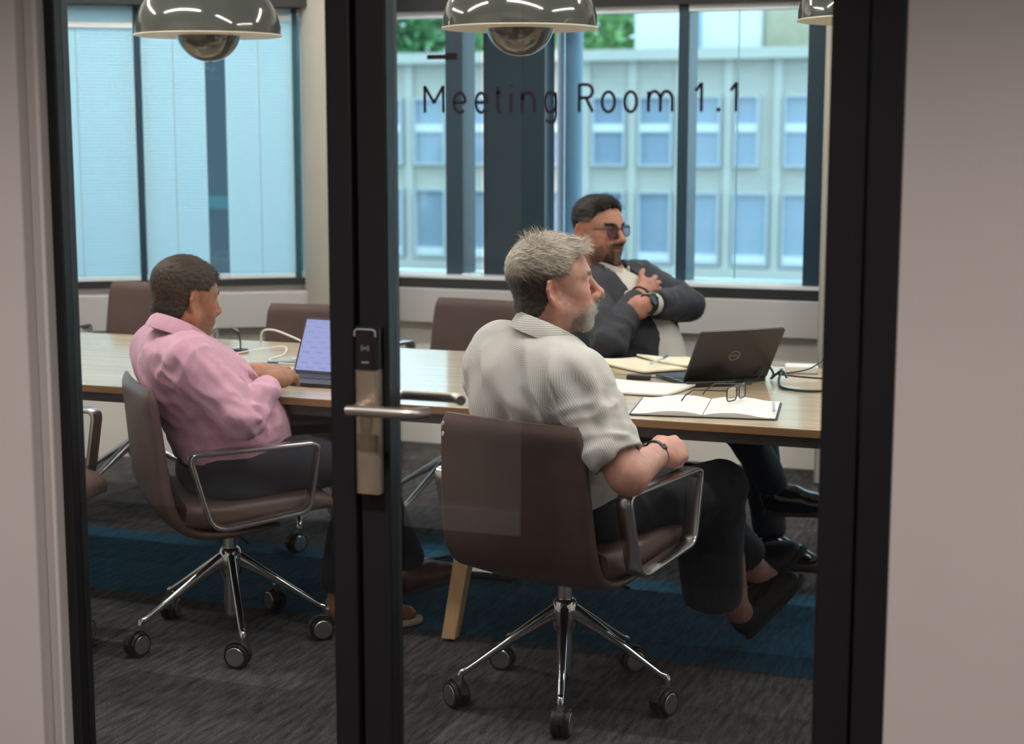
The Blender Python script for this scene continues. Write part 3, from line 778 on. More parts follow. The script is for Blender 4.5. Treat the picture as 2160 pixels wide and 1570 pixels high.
def screen_mat():
    m = bpy.data.materials.new('screen'); m.use_nodes = True; nt = m.node_tree; N = nt.nodes.new; L = nt.links.new
    nt.nodes.remove(nt.nodes['Principled BSDF'])
    tc = N('ShaderNodeTexCoord'); br = N('ShaderNodeTexBrick'); br.inputs['Scale'].default_value = 9; br.inputs['Mortar Size'].default_value = .38
    br.inputs['Brick Width'].default_value = 1.6; br.inputs['Row Height'].default_value = .9
    br.inputs['Color1'].default_value = (.30, .42, .72, 1); br.inputs['Color2'].default_value = (.42, .48, .80, 1); br.inputs['Mortar'].default_value = (.47, .50, .90, 1)
    L(tc.outputs['Generated'], br.inputs['Vector'])
    e = N('ShaderNodeEmission'); e.inputs['Strength'].default_value = .85; L(br.outputs['Color'], e.inputs['Color'])
    L(e.outputs[0], nt.nodes['Material Output'].inputs['Surface']); MAT['screen'] = m
screen_mat()
# laptop of the man in the pink shirt: opens towards him, we see the lit screen
lp, lid, c, up, M_, w, d = laptop('laptop', 'open laptop with a lit blue-white screen in front of the pink shirted man', (-2.235, 4.40, TZ), -5, 116, w=.285, d=.185)
n_in = -unit(M_[:, 2]) if (M_[:, 2] @ V(0, 1, 0)) > 0 else unit(M_[:, 2])
b = MB(); Mx = np.column_stack([M_[:, 0], M_[:, 1], M_[:, 2]]); b.box(c + n_in * .0034, (w - .012, d - .016, .0006), M=Mx); b.build('screen', MAT['screen'], lid)
# black laptop seen from behind its lid
lp2, lid2, c2, up2, M2, w2, d2 = laptop('laptop', 'black laptop seen from behind its raised lid, round grey logo on it', (-1.118, 4.878, TZ), 222, 123, w=.290, d=.197)
n_out = unit(M2[:, 2]) if (M2[:, 2] @ V(0, 1, 0)) > 0 else -unit(M2[:, 2])
# ring badge with letters on the lid's outer face
cb = c2 + n_out * .0032
b = MB(); b.tube([cb + M2[:, 0] * .0175 * math.cos(a) + up2 * .0175 * math.sin(a) for a in np.linspace(0, 2 * math.pi, 33)], .0013, 6, False); b.build('badge_ring', MAT['logo_grey'], lid2)
cu = bpy.data.curves.new('badge_letters', 'FONT'); cu.body = 'DELL'; cu.size = .0125; cu.align_x = 'CENTER'; cu.align_y = 'CENTER'; cu.extrude = .0002
to = bpy.data.objects.new('badge_letters', cu); COL.objects.link(to)
me = bpy.data.meshes.new_from_object(to.evaluated_get(bpy.context.evaluated_depsgraph_get())); bpy.data.objects.remove(to)
Xd = -M2[:, 0]
for v in me.vertices:
    p = cb + Xd * v.co.x + up2 * v.co.y + n_out * (v.co.z + .0004); v.co = tuple(p)
o = link('badge_letters', me, MAT['logo_grey'], lid2)
b = MB(); b.box((-1.085, 4.735, TZ + .009), (.15, .035, .018), R(30)); tag(b.build('battery_block', MAT['plastic_black'], bevel=.004), 'black slim dock bar lying in front of the black laptop', 'dock')
# adapter with lead
r_ = thing('cable_adapter', 'small black cable adapter lying left of the black laptop', 'adapter', (-1.33, 4.80, TZ))
b = MB(); b.box((-1.325, 4.795, TZ + .008), (.075, .032, .015), R(8)); rel(r_, b, 'plug', MAT['plastic_dark'], bevel=.004)
b = MB(); b.tube(spline([(-1.29, 4.80, TZ + .008), (-1.24, 4.82, TZ + .006), (-1.19, 4.86, TZ + .008)], 6), .003, 6); rel(r_, b, 'lead', MAT['cable_black'])
# open notebook with spectacles on it
nb = thing('notebook', 'open white paged notebook at the near table edge under the spectacles', 'notebook', (-1.0, 4.33, TZ), R(8))
b = MB(); b.sweep([(0, 0, 0), (0, 0, .003)], rrect(.40, .285, .012, 3), (1, 0, 0)); b.build('cover', MAT['plastic_black'], nb)
for sgn in (-1, 1):
    rings = []
    for t in np.linspace(0, 1, 9):
        x = sgn * (.0015 + .192 * t); hgt = .004 + .012 * math.sin(math.pi * min(1, t * 1.15 + .06)) ** .7 * (1 if t < .97 else .55)
        rings.append([V(x, -.137, .0031), V(x, .137, .0031), V(x, .137, max(hgt, .006)), V(x, -.137, max(hgt, .006))])
    b = MB(); b.loft(rings if sgn > 0 else rings[::-1]); b.build('page_block', MAT['paper'], nb, angle=40)
b = MB(); b.box((.05, .143, .008), (.006, .02, .002)); b.build('ribbon', MAT['pen_blue'], nb)
b = MB(); b.tube([(.180, .045, .017), (.188, -.085, .017)], .0035, 8); tag(rel(nb, MB(), 'x', MAT['paper']) if False else b.build('pencil', MAT['pen_clear']), 'thin pale pencil lying along the right page of the notebook', 'pencil')
pc = bpy.data.objects['pencil']; pc.location = nb.location; pc.rotation_euler = nb.rotation_euler

def spectacles(root, M, o, scale=1.0, lens='lens_glass', frame='cable_black'):
    """built round a nose point o; M columns: right, forward(out of the face), up"""
    def P(x, y, z): return np.array(o) + M @ (np.array([x, y, z]) * scale)
    for sgn in (-1, 1):
        out = [P(sgn * .034 + q[0], -abs(q[0] + sgn * .034) * .10, q[1]) for q in rrect(.052, .040, .013, 4)]
        b = MB(); b.tube(out + out[:2], .0019 * scale, 6, False); b.build('rim', MAT[frame], root)
        b = MB(); b.add(out, [tuple(range(len(out)))]); b.build('lens', MAT[lens], root, smooth=False)
        b = MB(); b.tube([P(sgn * .060, -.006, .012), P(sgn * .068, -.012, .012), P(sgn * .070, -.06, .010), P(sgn * .069, -.105, .006), P(sgn * .068, -.130, -.012), P(sgn * .067, -.142, -.028)], [.0022 * scale] * 3 + [.002 * scale] * 3, 6); b.build('temple', MAT[frame], root)
    b = MB(); b.tube(spline([P(-.010, .0, .006), P(0, .003, .010), P(.010, .0, .006)], 4), .0018 * scale, 6); b.build('bridge', MAT[frame], root)
gl = thing('spectacles', 'dark framed spectacles lying open on the notebook', 'spectacles', (-.955, 4.34, TZ + .02))
a = R(-103); Mg = np.array([[math.cos(a), -math.sin(a), 0], [math.sin(a), math.cos(a), 0], [0, 0, 1.0]])
spectacles(gl, Mg, (.030, .045, .024), 1.0)
# loose cream pads with a pen
def sheet(name, label, pts, m, z0, seed, group=None):
    rnd = np.random.RandomState(seed); n = 12
    p = [np.array(q) for q in pts]; grid = []
    for i in range(n + 1):
        for j in range(n + 1):
            s_, t = i / n, j / n
            q = p[0] * (1 - s_) * (1 - t) + p[1] * s_ * (1 - t) + p[2] * s_ * t + p[3] * (1 - s_) * t
            grid.append((q[0], q[1], z0 + .004 * (1 + math.sin(5 * s_ + seed) * math.cos(4 * t + seed * .7)) * (.4 + abs(s_ - .5))))
    fs = [(i * (n + 1) + j, (i + 1) * (n + 1) + j, (i + 1) * (n + 1) + j + 1, i * (n + 1) + j + 1) for i in range(n) for j in range(n)]
    b = MB(); b.add(grid, fs); o = b.build(name, m, None, angle=60)
    md = o.modifiers.new('thickness', 'SOLIDIFY'); md.thickness = .006; md.offset = -1
    tag(o, label, 'paper', group); return o
sheet('writing_pad', 'cream writing pad lying open left of the black laptop', [(-1.60, 5.12), (-1.335, 4.90), (-1.20, 5.02), (-1.45, 5.20)], MAT['paper_cream'], TZ + .008, 1)
sheet('writing_pad', 'cream pad curling up behind the first pad at the far table edge', [(-1.44, 5.18), (-1.22, 5.00), (-1.12, 5.10), (-1.28, 5.21)], MAT['paper_cream'], TZ + .018, 5)
sheet('paper_sheet', 'white sheet lying flat behind the open notebook', [(-1.42, 4.50), (-1.16, 4.48), (-1.12, 4.70), (-1.40, 4.72)], MAT['paper'], TZ + .0065, 2)
pn = thing('pen', 'clear pen with a dark blue cap lying on the cream pads', 'pen', (-1.32, 5.03, TZ + .03))
b = MB(); b.tube([(-1.335, 4.97, TZ + .026), (-1.318, 5.06, TZ + .032)], .004, 8); rel(pn, b, 'barrel', MAT['pen_clear'])
b = MB(); b.tube([(-1.318, 5.06, TZ + .032), (-1.312, 5.095, TZ + .036)], .0046, 8); rel(pn, b, 'cap', MAT['pen_blue'])
# charger box and tangle of leads at the right
b = MB(); b.box((-.875, 5.11, TZ + .013), (.105, .07, .026), R(12)); tag(b.build('charger_box', MAT['white_plastic'], bevel=.006), 'small white charger box behind the tangle of black leads', 'charger')
def cable(label, pts, r_, m='cable_black'):
    b = MB(); b.tube(spline(pts, 8), r_, 7); tag(b.build('cable', MAT[m]), label, 'cable')
z = TZ + .005
cable('thick dark cable looping along the right table end', [(-.905, 4.93, z + .03), (-.90, 4.86, z), (-.86, 4.74, z), (-.77, 4.72, z), (-.68, 4.82, z), (-.5, 4.95, z)], .0042)
cable('thin dark cable arching above the other leads at right', [(-.93, 4.95, z + .01), (-.84, 5.02, z + .02), (-.775, 5.11, z + .055), (-.73, 5.04, z + .02), (-.6, 4.95, z)], .0026)
cable('straight dark cable running to the right under the arch', [(-.92, 4.94, z + .012), (-.82, 4.93, z + .008), (-.72, 4.96, z + .004), (-.5, 5.05, z)], .003)
cable('coiled black cable standing against the laptop lid', [(-1.02, 4.80, z), (-1.04, 4.83, z + .03), (-1.02, 4.85, z + .07), (-.985, 4.87, z + .075), (-.955, 4.87, z + .045), (-.965, 4.85, z + .008), (-1.0, 4.83, z)], .0026)
cable('bundled short lead beside the laptop corner', [(-.975, 4.86, z + .02), (-.945, 4.89, z + .045), (-.925, 4.90, z + .02), (-.935, 4.92, z), (-.90, 4.90, z + .03), (-.88, 4.88, z + .012)], .0035)
cable('thin lead trailing in front of the black laptop', [(-1.12, 4.77, z), (-1.05, 4.74, z), (-1.02, 4.77, z), (-.97, 4.79, z)], .0018)
# white cables near the pink shirted man
cable('white looped cable standing on the table beyond the pink shirted man', [(-2.83, 5.12, z), (-2.80, 5.08, z + .05), (-2.74, 5.05, z + .062), (-2.66, 5.03, z + .045), (-2.58, 4.98, z + .03), (-2.50, 4.92, z), (-2.54, 4.80, z)], .0032, 'cable_white')
cable('white cable lying across the table near the pink shirted man', [(-2.79, 4.86, z), (-2.68, 5.0, z + .012), (-2.62, 4.9, z), (-2.6, 4.76, z), (-2.50, 4.70, z), (-2.40, 4.75, z)], .0024, 'cable_white')
r_ = thing('desk_microphone', 'thin stalked black desk microphone beyond the pink shirted man', 'microphone', (-2.80, 4.92, TZ))
b = MB(); b.tube(spline([(-2.80, 4.92, TZ + .01), (-2.80, 4.92, TZ + .04), (-2.81, 4.925, TZ + .072)], 4), .003, 8); rel(r_, b, 'stalk', MAT['plastic_black'])
b = MB(); b.tube([(-2.808, 4.925, TZ + .068), (-2.832, 4.93, TZ + .078)], .008, 8); rel(r_, b, 'head', MAT['plastic_black'])
b = MB(); b.lathe([(.001, 0), (.03, 0), (.026, .012), (.001, .012)], 16, (-2.80, 4.92, TZ)); rel(r_, b, 'foot', MAT['plastic_black'])
b = MB(); b.tube([(-2.575, 4.70, TZ + .006), (-2.47, 4.735, TZ + .006)], .0045, 8); tag(b.build('pen', MAT['pen_blue']), 'teal pen lying on the table beyond the pink shirted man', 'pen')

# ------------------------------------------------------------------ people: smooth distance fields turned into meshes
class Field:
    def __init__(s, lo, hi, h):
        s.h = h; s.lo = np.array(lo, dtype=float)
        n = np.ceil((np.array(hi) - s.lo) / h).astype(int) + 1
        s.ax = [(s.lo[i] + h * np.arange(n[i])).astype(np.float32) for i in range(3)]
        s.F = np.full(n, 0.06, np.float32)
    def _sub(s, lo, hi):
        sl = []
        for i in range(3):
            a = int(np.floor((lo[i] - s.lo[i]) / s.h)); b_ = int(np.ceil((hi[i] - s.lo[i]) / s.h)) + 1
            a = max(a, 0); b_ = min(b_, len(s.ax[i]))
            if b_ <= a: return None
            sl.append(slice(a, b_))
        return tuple(sl)
    def _grid(s, sl):
        return (s.ax[0][sl[0]][:, None, None], s.ax[1][sl[1]][None, :, None], s.ax[2][sl[2]][None, None, :])
    def put(s, d, sl, k, op):
        A = s.F[sl]
        if op == 'sub':
            d = -d
            if k > 0:
                hh = np.maximum(k - np.abs(A - d), 0) / k; s.F[sl] = np.maximum(A, d) + hh * hh * k * .25
            else: s.F[sl] = np.maximum(A, d)
        else:
            if k > 0:
                hh = np.maximum(k - np.abs(A - d), 0) / k; s.F[sl] = np.minimum(A, d) - hh * hh * k * .25
            else: s.F[sl] = np.minimum(A, d)
    def cone(s, a, b_, ra, rb, k=.02, op='add', flat=None, fs=1.0):
        """tapered capsule; flat/fs widen the section along a direction"""
        a = np.array(a, dtype=float); b_ = np.array(b_, dtype=float); m = max(ra, rb) * max(fs, 1) + k + .045
        sl = s._sub(np.minimum(a, b_) - m, np.maximum(a, b_) + m)
        if sl is None: return
        X, Y, Z = s._grid(sl); d_ = b_ - a; L2 = float(d_ @ d_) + 1e-12
        px, py, pz = X - a[0], Y - a[1], Z - a[2]
        t = np.clip((px * d_[0] + py * d_[1] + pz * d_[2]) / L2, 0, 1)
        wx, wy, wz = px - t * d_[0], py - t * d_[1], pz - t * d_[2]
        q = wx * wx + wy * wy + wz * wz
        if flat is not None:
            n = unit(flat); e = wx * n[0] + wy * n[1] + wz * n[2]; q = q + e * e * (1 / fs ** 2 - 1)
        s.put(np.sqrt(np.maximum(q, 0)) - (ra + (rb - ra) * t), sl, k, op)
    def ell(s, c, r, k=.02, op='add', M=None):
        c = np.array(c, dtype=float); r = np.array(r, dtype=float); m = r.max() + k + .045
        sl = s._sub(c - m, c + m)
        if sl is None: return
        X, Y, Z = s._grid(sl); p = (X - c[0], Y - c[1], Z - c[2])
        if M is None: q = p
        else: q = [p[0] * M[0, i] + p[1] * M[1, i] + p[2] * M[2, i] for i in range(3)]
        k0 = np.sqrt((q[0] / r[0]) ** 2 + (q[1] / r[1]) ** 2 + (q[2] / r[2]) ** 2)
        k1 = np.sqrt((q[0] / r[0] ** 2) ** 2 + (q[1] / r[1] ** 2) ** 2 + (q[2] / r[2] ** 2) ** 2) + 1e-6
        s.put(k0 * (k0 - 1) / k1, sl, k, op)
    def half(s, p, n, k=0.0):
        """cut away what lies on the +n side of the plane"""
        n = unit(n); X, Y, Z = s._grid((slice(None),) * 3)
        d = (X - p[0]) * n[0] + (Y - p[1]) * n[1] + (Z - p[2]) * n[2]
        s.put(-d, (slice(None),) * 3, k, 'sub')
    def surface(s):
        F = s.F; S = F < 0
        c = np.zeros(tuple(n - 1 for n in F.shape), np.int8)
        for i in (0, 1):
            for j in (0, 1):
                for k in (0, 1):
                    c += S[i:F.shape[0] - 1 + i, j:F.shape[1] - 1 + j, k:F.shape[2] - 1 + k]
        act = (c > 0) & (c < 8); I, J, K = np.nonzero(act)
        idx = np.full(act.shape, -1, np.int32); idx[I, J, K] = np.arange(len(I))
        acc = np.zeros((len(I), 3)); cnt = np.zeros(len(I))
        cor = [(i, j, k) for i in (0, 1) for j in (0, 1) for k in (0, 1)]
        for a in cor:
            for ax in range(3):
                if a[ax]: continue
                b_ = list(a); b_[ax] = 1
                fa = F[I + a[0], J + a[1], K + a[2]]; fb = F[I + b_[0], J + b_[1], K + b_[2]]
                m = (fa < 0) != (fb < 0); t = np.where(m, fa / np.where(m, fa - fb, 1), 0)
                for q in range(3):
                    acc[:, q] += np.where(m, a[q] + (t if q == ax else 0), 0)
                cnt += m
        V_ = s.lo + (np.stack([I, J, K], 1) + acc / cnt[:, None]) * s.h
        quads = []
        for ax in range(3):
            o1, o2 = [(1, 2), (2, 0), (0, 1)][ax]
            sa = [slice(None)] * 3; sb = [slice(None)] * 3; sa[ax] = slice(0, -1); sb[ax] = slice(1, None)
            for q in (o1, o2): sa[q] = slice(1, -1); sb[q] = slice(1, -1)
            A, B = S[tuple(sa)], S[tuple(sb)]
            for flip, msk in ((False, A & ~B), (True, ~A & B)):
                P = np.stack(np.nonzero(msk), 1)
                if len(P) == 0: continue
                P[:, o1] += 1; P[:, o2] += 1
                def g(d1, d2):
                    Q = P.copy(); Q[:, o1] -= d1; Q[:, o2] -= d2
                    return idx[Q[:, 0], Q[:, 1], Q[:, 2]]
                q4 = np.stack([g(1, 1), g(0, 1), g(0, 0), g(1, 0)], 1)
                quads.append(q4[:, ::-1] if flip else q4)
        Q = np.concatenate(quads); Q = Q[(Q >= 0).all(1)]
        return V_, Q

def vnormals(Vt, Q):
    n = np.zeros_like(Vt)
    fn = np.cross(Vt[Q[:, 2]] - Vt[Q[:, 0]], Vt[Q[:, 3]] - Vt[Q[:, 1]])
    for i in range(4): np.add.at(n, Q[:, i], fn)
    return n / (np.linalg.norm(n, axis=1, keepdims=True) + 1e-12)

def relax(Vt, Q, it=2, f=.5):
    for _ in range(it):
        a = np.zeros_like(Vt); c = np.zeros(len(Vt))
        for i in range(4):
            j = (i + 1) % 4
            np.add.at(a, Q[:, i], Vt[Q[:, j]]); np.add.at(c, Q[:, i], 1)
            np.add.at(a, Q[:, j], Vt[Q[:, i]]); np.add.at(c, Q[:, j], 1)
        Vt = Vt + f * (a / np.maximum(c, 1)[:, None] - Vt)
    return Vt

def _hash(i, j, k):
    h = (i.astype(np.int64) * 374761393 + j.astype(np.int64) * 668265263 + k.astype(np.int64) * 2147483647) & 0x7fffffff
    h = ((h ^ (h >> 13)) * 1274126177) & 0x7fffffff
    return ((h ^ (h >> 16)) & 0xffff) / 65535.0
def vnoise(p):
    """smooth value noise, -1..1"""
    i = np.floor(p).astype(int); f = p - i; f = f * f * (3 - 2 * f); r_ = 0
    for a in (0, 1):
        for b_ in (0, 1):
            for c in (0, 1):
                w = (f[:, 0] if a else 1 - f[:, 0]) * (f[:, 1] if b_ else 1 - f[:, 1]) * (f[:, 2] if c else 1 - f[:, 2])
                r_ = r_ + w * _hash(i[:, 0] + a, i[:, 1] + b_, i[:, 2] + c)
    return r_ * 2 - 1

def np_mesh(name, Vt, Q, mat_, col=None, extra=None):
    me = bpy.data.meshes.new(name)
    Q = np.asarray(Q, dtype=np.int32); nq = Q.shape[1]
    me.vertices.add(len(Vt)); me.vertices.foreach_set('co', np.asarray(Vt, dtype=np.float32).ravel())
    me.loops.add(Q.size); me.loops.foreach_set('vertex_index', Q.ravel())
    me.polygons.add(len(Q)); me.polygons.foreach_set('loop_start', np.arange(0, Q.size, nq, dtype=np.int32)); 
    me.update(calc_edges=True)
    me.polygons.foreach_set('use_smooth', np.ones(len(Q), bool))
    if col is not None:
        a = me.color_attributes.new('tint', 'FLOAT_COLOR', 'POINT')
        a.data.foreach_set('color', np.concatenate([col, np.ones((len(col), 1))], 1).astype(np.float32).ravel())
    for k, v in (extra or {}).items():
        a = me.attributes.new(k, 'FLOAT', 'POINT'); a.data.foreach_set('value', np.asarray(v, dtype=np.float32))
    me.materials.append(mat_); me.validate()
    return me

def merge(parts):
    Vs, Qs, Cs, n = [], [], [], 0
    for Vt, Q, C in parts:
        Vs.append(Vt); Qs.append(Q + n); Cs.append(C); n += len(Vt)
    return np.concatenate(Vs), np.concatenate(Qs), np.concatenate(Cs)

mat('skin', (0.5, 0.3, 0.22), .48, attr='tint', noise=.10, nscale=70, bump=.12, bscale=420, spec=.35, sss=.06)
mat('hair', (0.2, 0.2, 0.2), .55, attr='tint', spec=.3)
mat('eye', (0.8, 0.8, 0.8), .1, attr='tint', spec=.6)
mat('pink_cotton', (0.60, 0.325, 0.43), .8, noise=.05, nscale=60, bump=.10, bscale=900, sheen=.15)
mat('navy_wool', (0.013, 0.014, 0.022), .85, noise=.15, nscale=50, bump=.2, bscale=700, sheen=.1)
mat('slate_wool', (0.017, 0.019, 0.029), .85, noise=.12, nscale=50, bump=.2, bscale=700, sheen=.1)
mat('denim', (0.012, 0.018, 0.030), .85, noise=.15, nscale=80, bump=.2, bscale=700)
mat('jacket_wool', (0.021, 0.023, 0.032), .8, noise=.2, nscale=90, bump=.3, bscale=700, sheen=.05)
mat('shirt_cream', (0.60, 0.575, 0.52), .8, noise=.04, nscale=50)
mat('shoe_black', (0.006, 0.006, 0.007), .7, noise=.2, nscale=90)
mat('shoe_polish', (0.007, 0.007, 0.008), .14)
mat('shoe_brown', (0.10, 0.040, 0.020), .35, noise=.2, nscale=40)
mat('shoe_tan', (0.19, 0.080, 0.030), .3, noise=.2, nscale=40)
mat('sole_grey', (0.045, 0.042, 0.036), .8)
mat('sole_pale', (0.48, 0.40, 0.26), .7)
mat('strap', (0.006, 0.010, 0.016), .4)
mat('sock', (0.10, 0.035, 0.02), .9)

def stripe_mat():
    m = mat('pinstripe_cotton', (0.6, 0.6, 0.6), .82, bump=.10, bscale=900, sheen=.1); nt = m.node_tree; b_ = nt.nodes['Principled BSDF']; N = nt.nodes.new; L = nt.links.new
    a = N('ShaderNodeAttribute'); a.attribute_name = 'stripe'
    s1 = N('ShaderNodeMath'); s1.operation = 'MULTIPLY'; s1.inputs[1].default_value = 2 * math.pi / .0054; L(a.outputs['Fac'], s1.inputs[0])
    s2 = N('ShaderNodeMath'); s2.operation = 'SINE'; L(s1.outputs[0], s2.inputs[0])
    r_ = N('ShaderNodeValToRGB'); r_.color_ramp.elements[0].position = .35; r_.color_ramp.elements[1].position = .85
    r_.color_ramp.elements[0].color = (0.66, 0.645, 0.60, 1); r_.color_ramp.elements[1].color = (0.46, 0.455, 0.435, 1)
    mr = N('ShaderNodeMapRange'); mr.inputs['From Min'].default_value = -1; L(s2.outputs[0], mr.inputs['Value']); L(mr.outputs[0], r_.inputs['Fac'])
    L(r_.outputs[0], b_.inputs['Base Color'])
stripe_mat()

def frame_from(fwd, up):
    f = unit(fwd); u = unit(np.asarray(up) - f * (np.asarray(up) @ f)); return np.column_stack([f, np.cross(u, f), u])   # columns: forward, left, up

# ---- head in its own frame: x forward, y left, z up, origin between the ears at eye height
def head_field(h=.0024, neck_to=None, jowl=0.0, nose=1.0):
    f = Field((-.125, -.10, -.215), (.150, .10, .135), h)
    f.ell((-.010, 0, .033), (.099, .0765, .086), 0)
    f.ell((.020, 0, .020), (.076, .070, .070), .02)
    f.ell((.028, 0, -.045), (.060, .058 + jowl * .5, .072), .03)
    for s_ in (1, -1):
        f.cone((-.012, s_ * (.056 + jowl), -.052), (.066, s_ * .016, -.100), .020 + jowl, .019, .025)
        f.ell((.056, s_ * .043, -.024), (.026, .022, .020), .022)
        f.cone((.089, s_ * .008, .021), (.068, s_ * .046, .020), .0095, .010, .016)
        f.ell((.052, s_ * .038, -.062), (.026, .020, .028), .03)
    f.ell((.076, 0, -.100), (.019, .022, .017), .02)
    f.ell((-.045, 0, -.050), (.045, .052, .060), .03)
    for s_ in (1, -1):
        f.ell((.094, s_ * .031, .001), (.017, .019, .0125), .014, 'sub')
    f.cone((.091, 0, .012), (.090 + .029 * nose, 0, -.032), .0085, .0115, .012)
    f.ell((.090 + .031 * nose, 0, -.036), (.0125, .0125, .0115), .008)
    for s_ in (1, -1):
        f.ell((.106, s_ * .0135, -.041), (.012, .008, .009), .007)
        f.ell((.111, s_ * .007, -.0475), (.005, .0035, .003), .003, 'sub')
        # lids
        f.cone((.0795, s_ * .018, .002), (.086, s_ * .031, .0085), .0048, .0052, .005); f.cone((.086, s_ * .031, .0085), (.075, s_ * .046, .003), .0052, .0048, .005)
        f.cone((.0795, s_ * .018, -.004), (.084, s_ * .031, -.0095), .0042, .0046, .006); f.cone((.084, s_ * .031, -.0095), (.075, s_ * .046, -.004), .0046, .0042, .006)
    f.ell((.086, 0, -.066), (.020, .028, .022), .018)
    for s_ in (1, -1):
        f.cone((.1045, 0, -.0635), (.091, s_ * .023, -.069), .0062, .003, .006)
        f.cone((.1020, 0, -.0755), (.090, s_ * .021, -.071), .0072, .003, .006)
        f.cone((.1085, 0, -.0695), (.094, s_ * .024, -.0695), .0016, .0012, .002, 'sub')
        # ears: concha, rim, lobe
        e0 = np.array([-.008, s_ * .0725, -.012])
        A = frame_from((-.85, s_ * .52, .0), (-.22, s_ * .10, 1))   # x: towards the back edge and out, z: up along the ear
        E = lambda u, v, w=0.0: e0 + A[:, 0] * u + A[:, 2] * v + A[:, 1] * w
        f.ell(E(.012, .0), (.020, .0055, .030), .006, M=A)
        rim = [E(-.008, .010), E(-.004, .027), E(.010, .036), E(.025, .029), E(.031, .012), E(.028, -.008), E(.017, -.024)]
        for p, q in zip(rim, rim[1:]): f.cone(p, q, .0046, .0046, .004)
        f.ell(E(.008, -.030), (.010, .006, .011), .005, M=A)
        f.ell(E(.012, .004, 0) + np.array([0, s_ * .006, 0]), (.010, .006, .016), .006, 'sub', M=A)
        f.cone(E(-.006, -.004) + np.array([0, s_ * .003, 0]), E(-.004, -.014) + np.array([0, s_ * .003, 0]), .004, .004, .004)
    if neck_to is not None:
        n0 = np.array([-.030, 0, -.060]); f.cone(n0, neck_to, .055 + jowl, .060 + jowl, .03)
    return f

def head_masks(P):
    """soft region weights in head space for colouring"""
    g = lambda c, r_: np.exp(-((P - np.array(c)) ** 2 / np.array(r_) ** 2).sum(1))
    cheek = g((.07, .045, -.035), (.03, .03, .028)) + g((.07, -.045, -.035), (.03, .03, .028))
    nose = g((.12, 0, -.035), (.022, .022, .02)); ear = ((np.abs(P[:, 1]) > .074) & (P[:, 0] < .03)).astype(float)
    lips = g((.103, 0, -.0695), (.012, .022, .0085)); eye = g((.085, .031, 0), (.012, .02, .012)) + g((.085, -.031, 0), (.012, .02, .012))
    return cheek, nose, ear, lips, eye

def strands(Vt, Q, pick, N, direc, length, width, colour, seed, lift=.2, seg=3):
    """flat tapering hair ribbons rooted on a surface"""
    rng = np.random.RandomState(seed); Nn = vnormals(Vt, Q); ids = np.nonzero(pick)[0]
    if len(ids) == 0: return np.zeros((0, 3)), np.zeros((0, 4), int), np.zeros((0, 3))
    ids = ids[rng.randint(0, len(ids), N)]
    p = Vt[ids] + rng.normal(0, .0015, (N, 3)); n = Nn[ids]
    d = direc(Vt[ids], n, rng); d = d - n * (d * n).sum(1, keepdims=True) * .85; d = d / (np.linalg.norm(d, axis=1, keepdims=True) + 1e-9)
    L_ = length(Vt[ids], rng)[:, None]; w = np.cross(d, n); w /= (np.linalg.norm(w, axis=1, keepdims=True) + 1e-9)
    C = colour(Vt[ids], rng); lf = rng.uniform(.3, 1.3, (N, 1)) * lift; bend = rng.normal(0, .18, (N, 1))
    Vs = []; Cs = []
    for k in range(seg + 1):
        t = k / seg; c = p + d * L_ * t + n * L_ * lf * (t - .55 * t * t) + w * L_ * bend * t * t - n * .001
        hw = width * (1 - .85 * t)
        Vs += [c - w * hw, c + w * hw]; Cs += [C * (.85 + .3 * t)] * 2
    Vs = np.stack(Vs, 1).reshape(-1, 3); Cs = np.stack(Cs, 1).reshape(-1, 3); m = 2 * (seg + 1)
    base = (np.arange(N) * m)[:, None]
    Qs = np.concatenate([base + np.array([[2 * k, 2 * k + 1, 2 * k + 3, 2 * k + 2]]) for k in range(seg)])
    return Vs, Qs, Cs

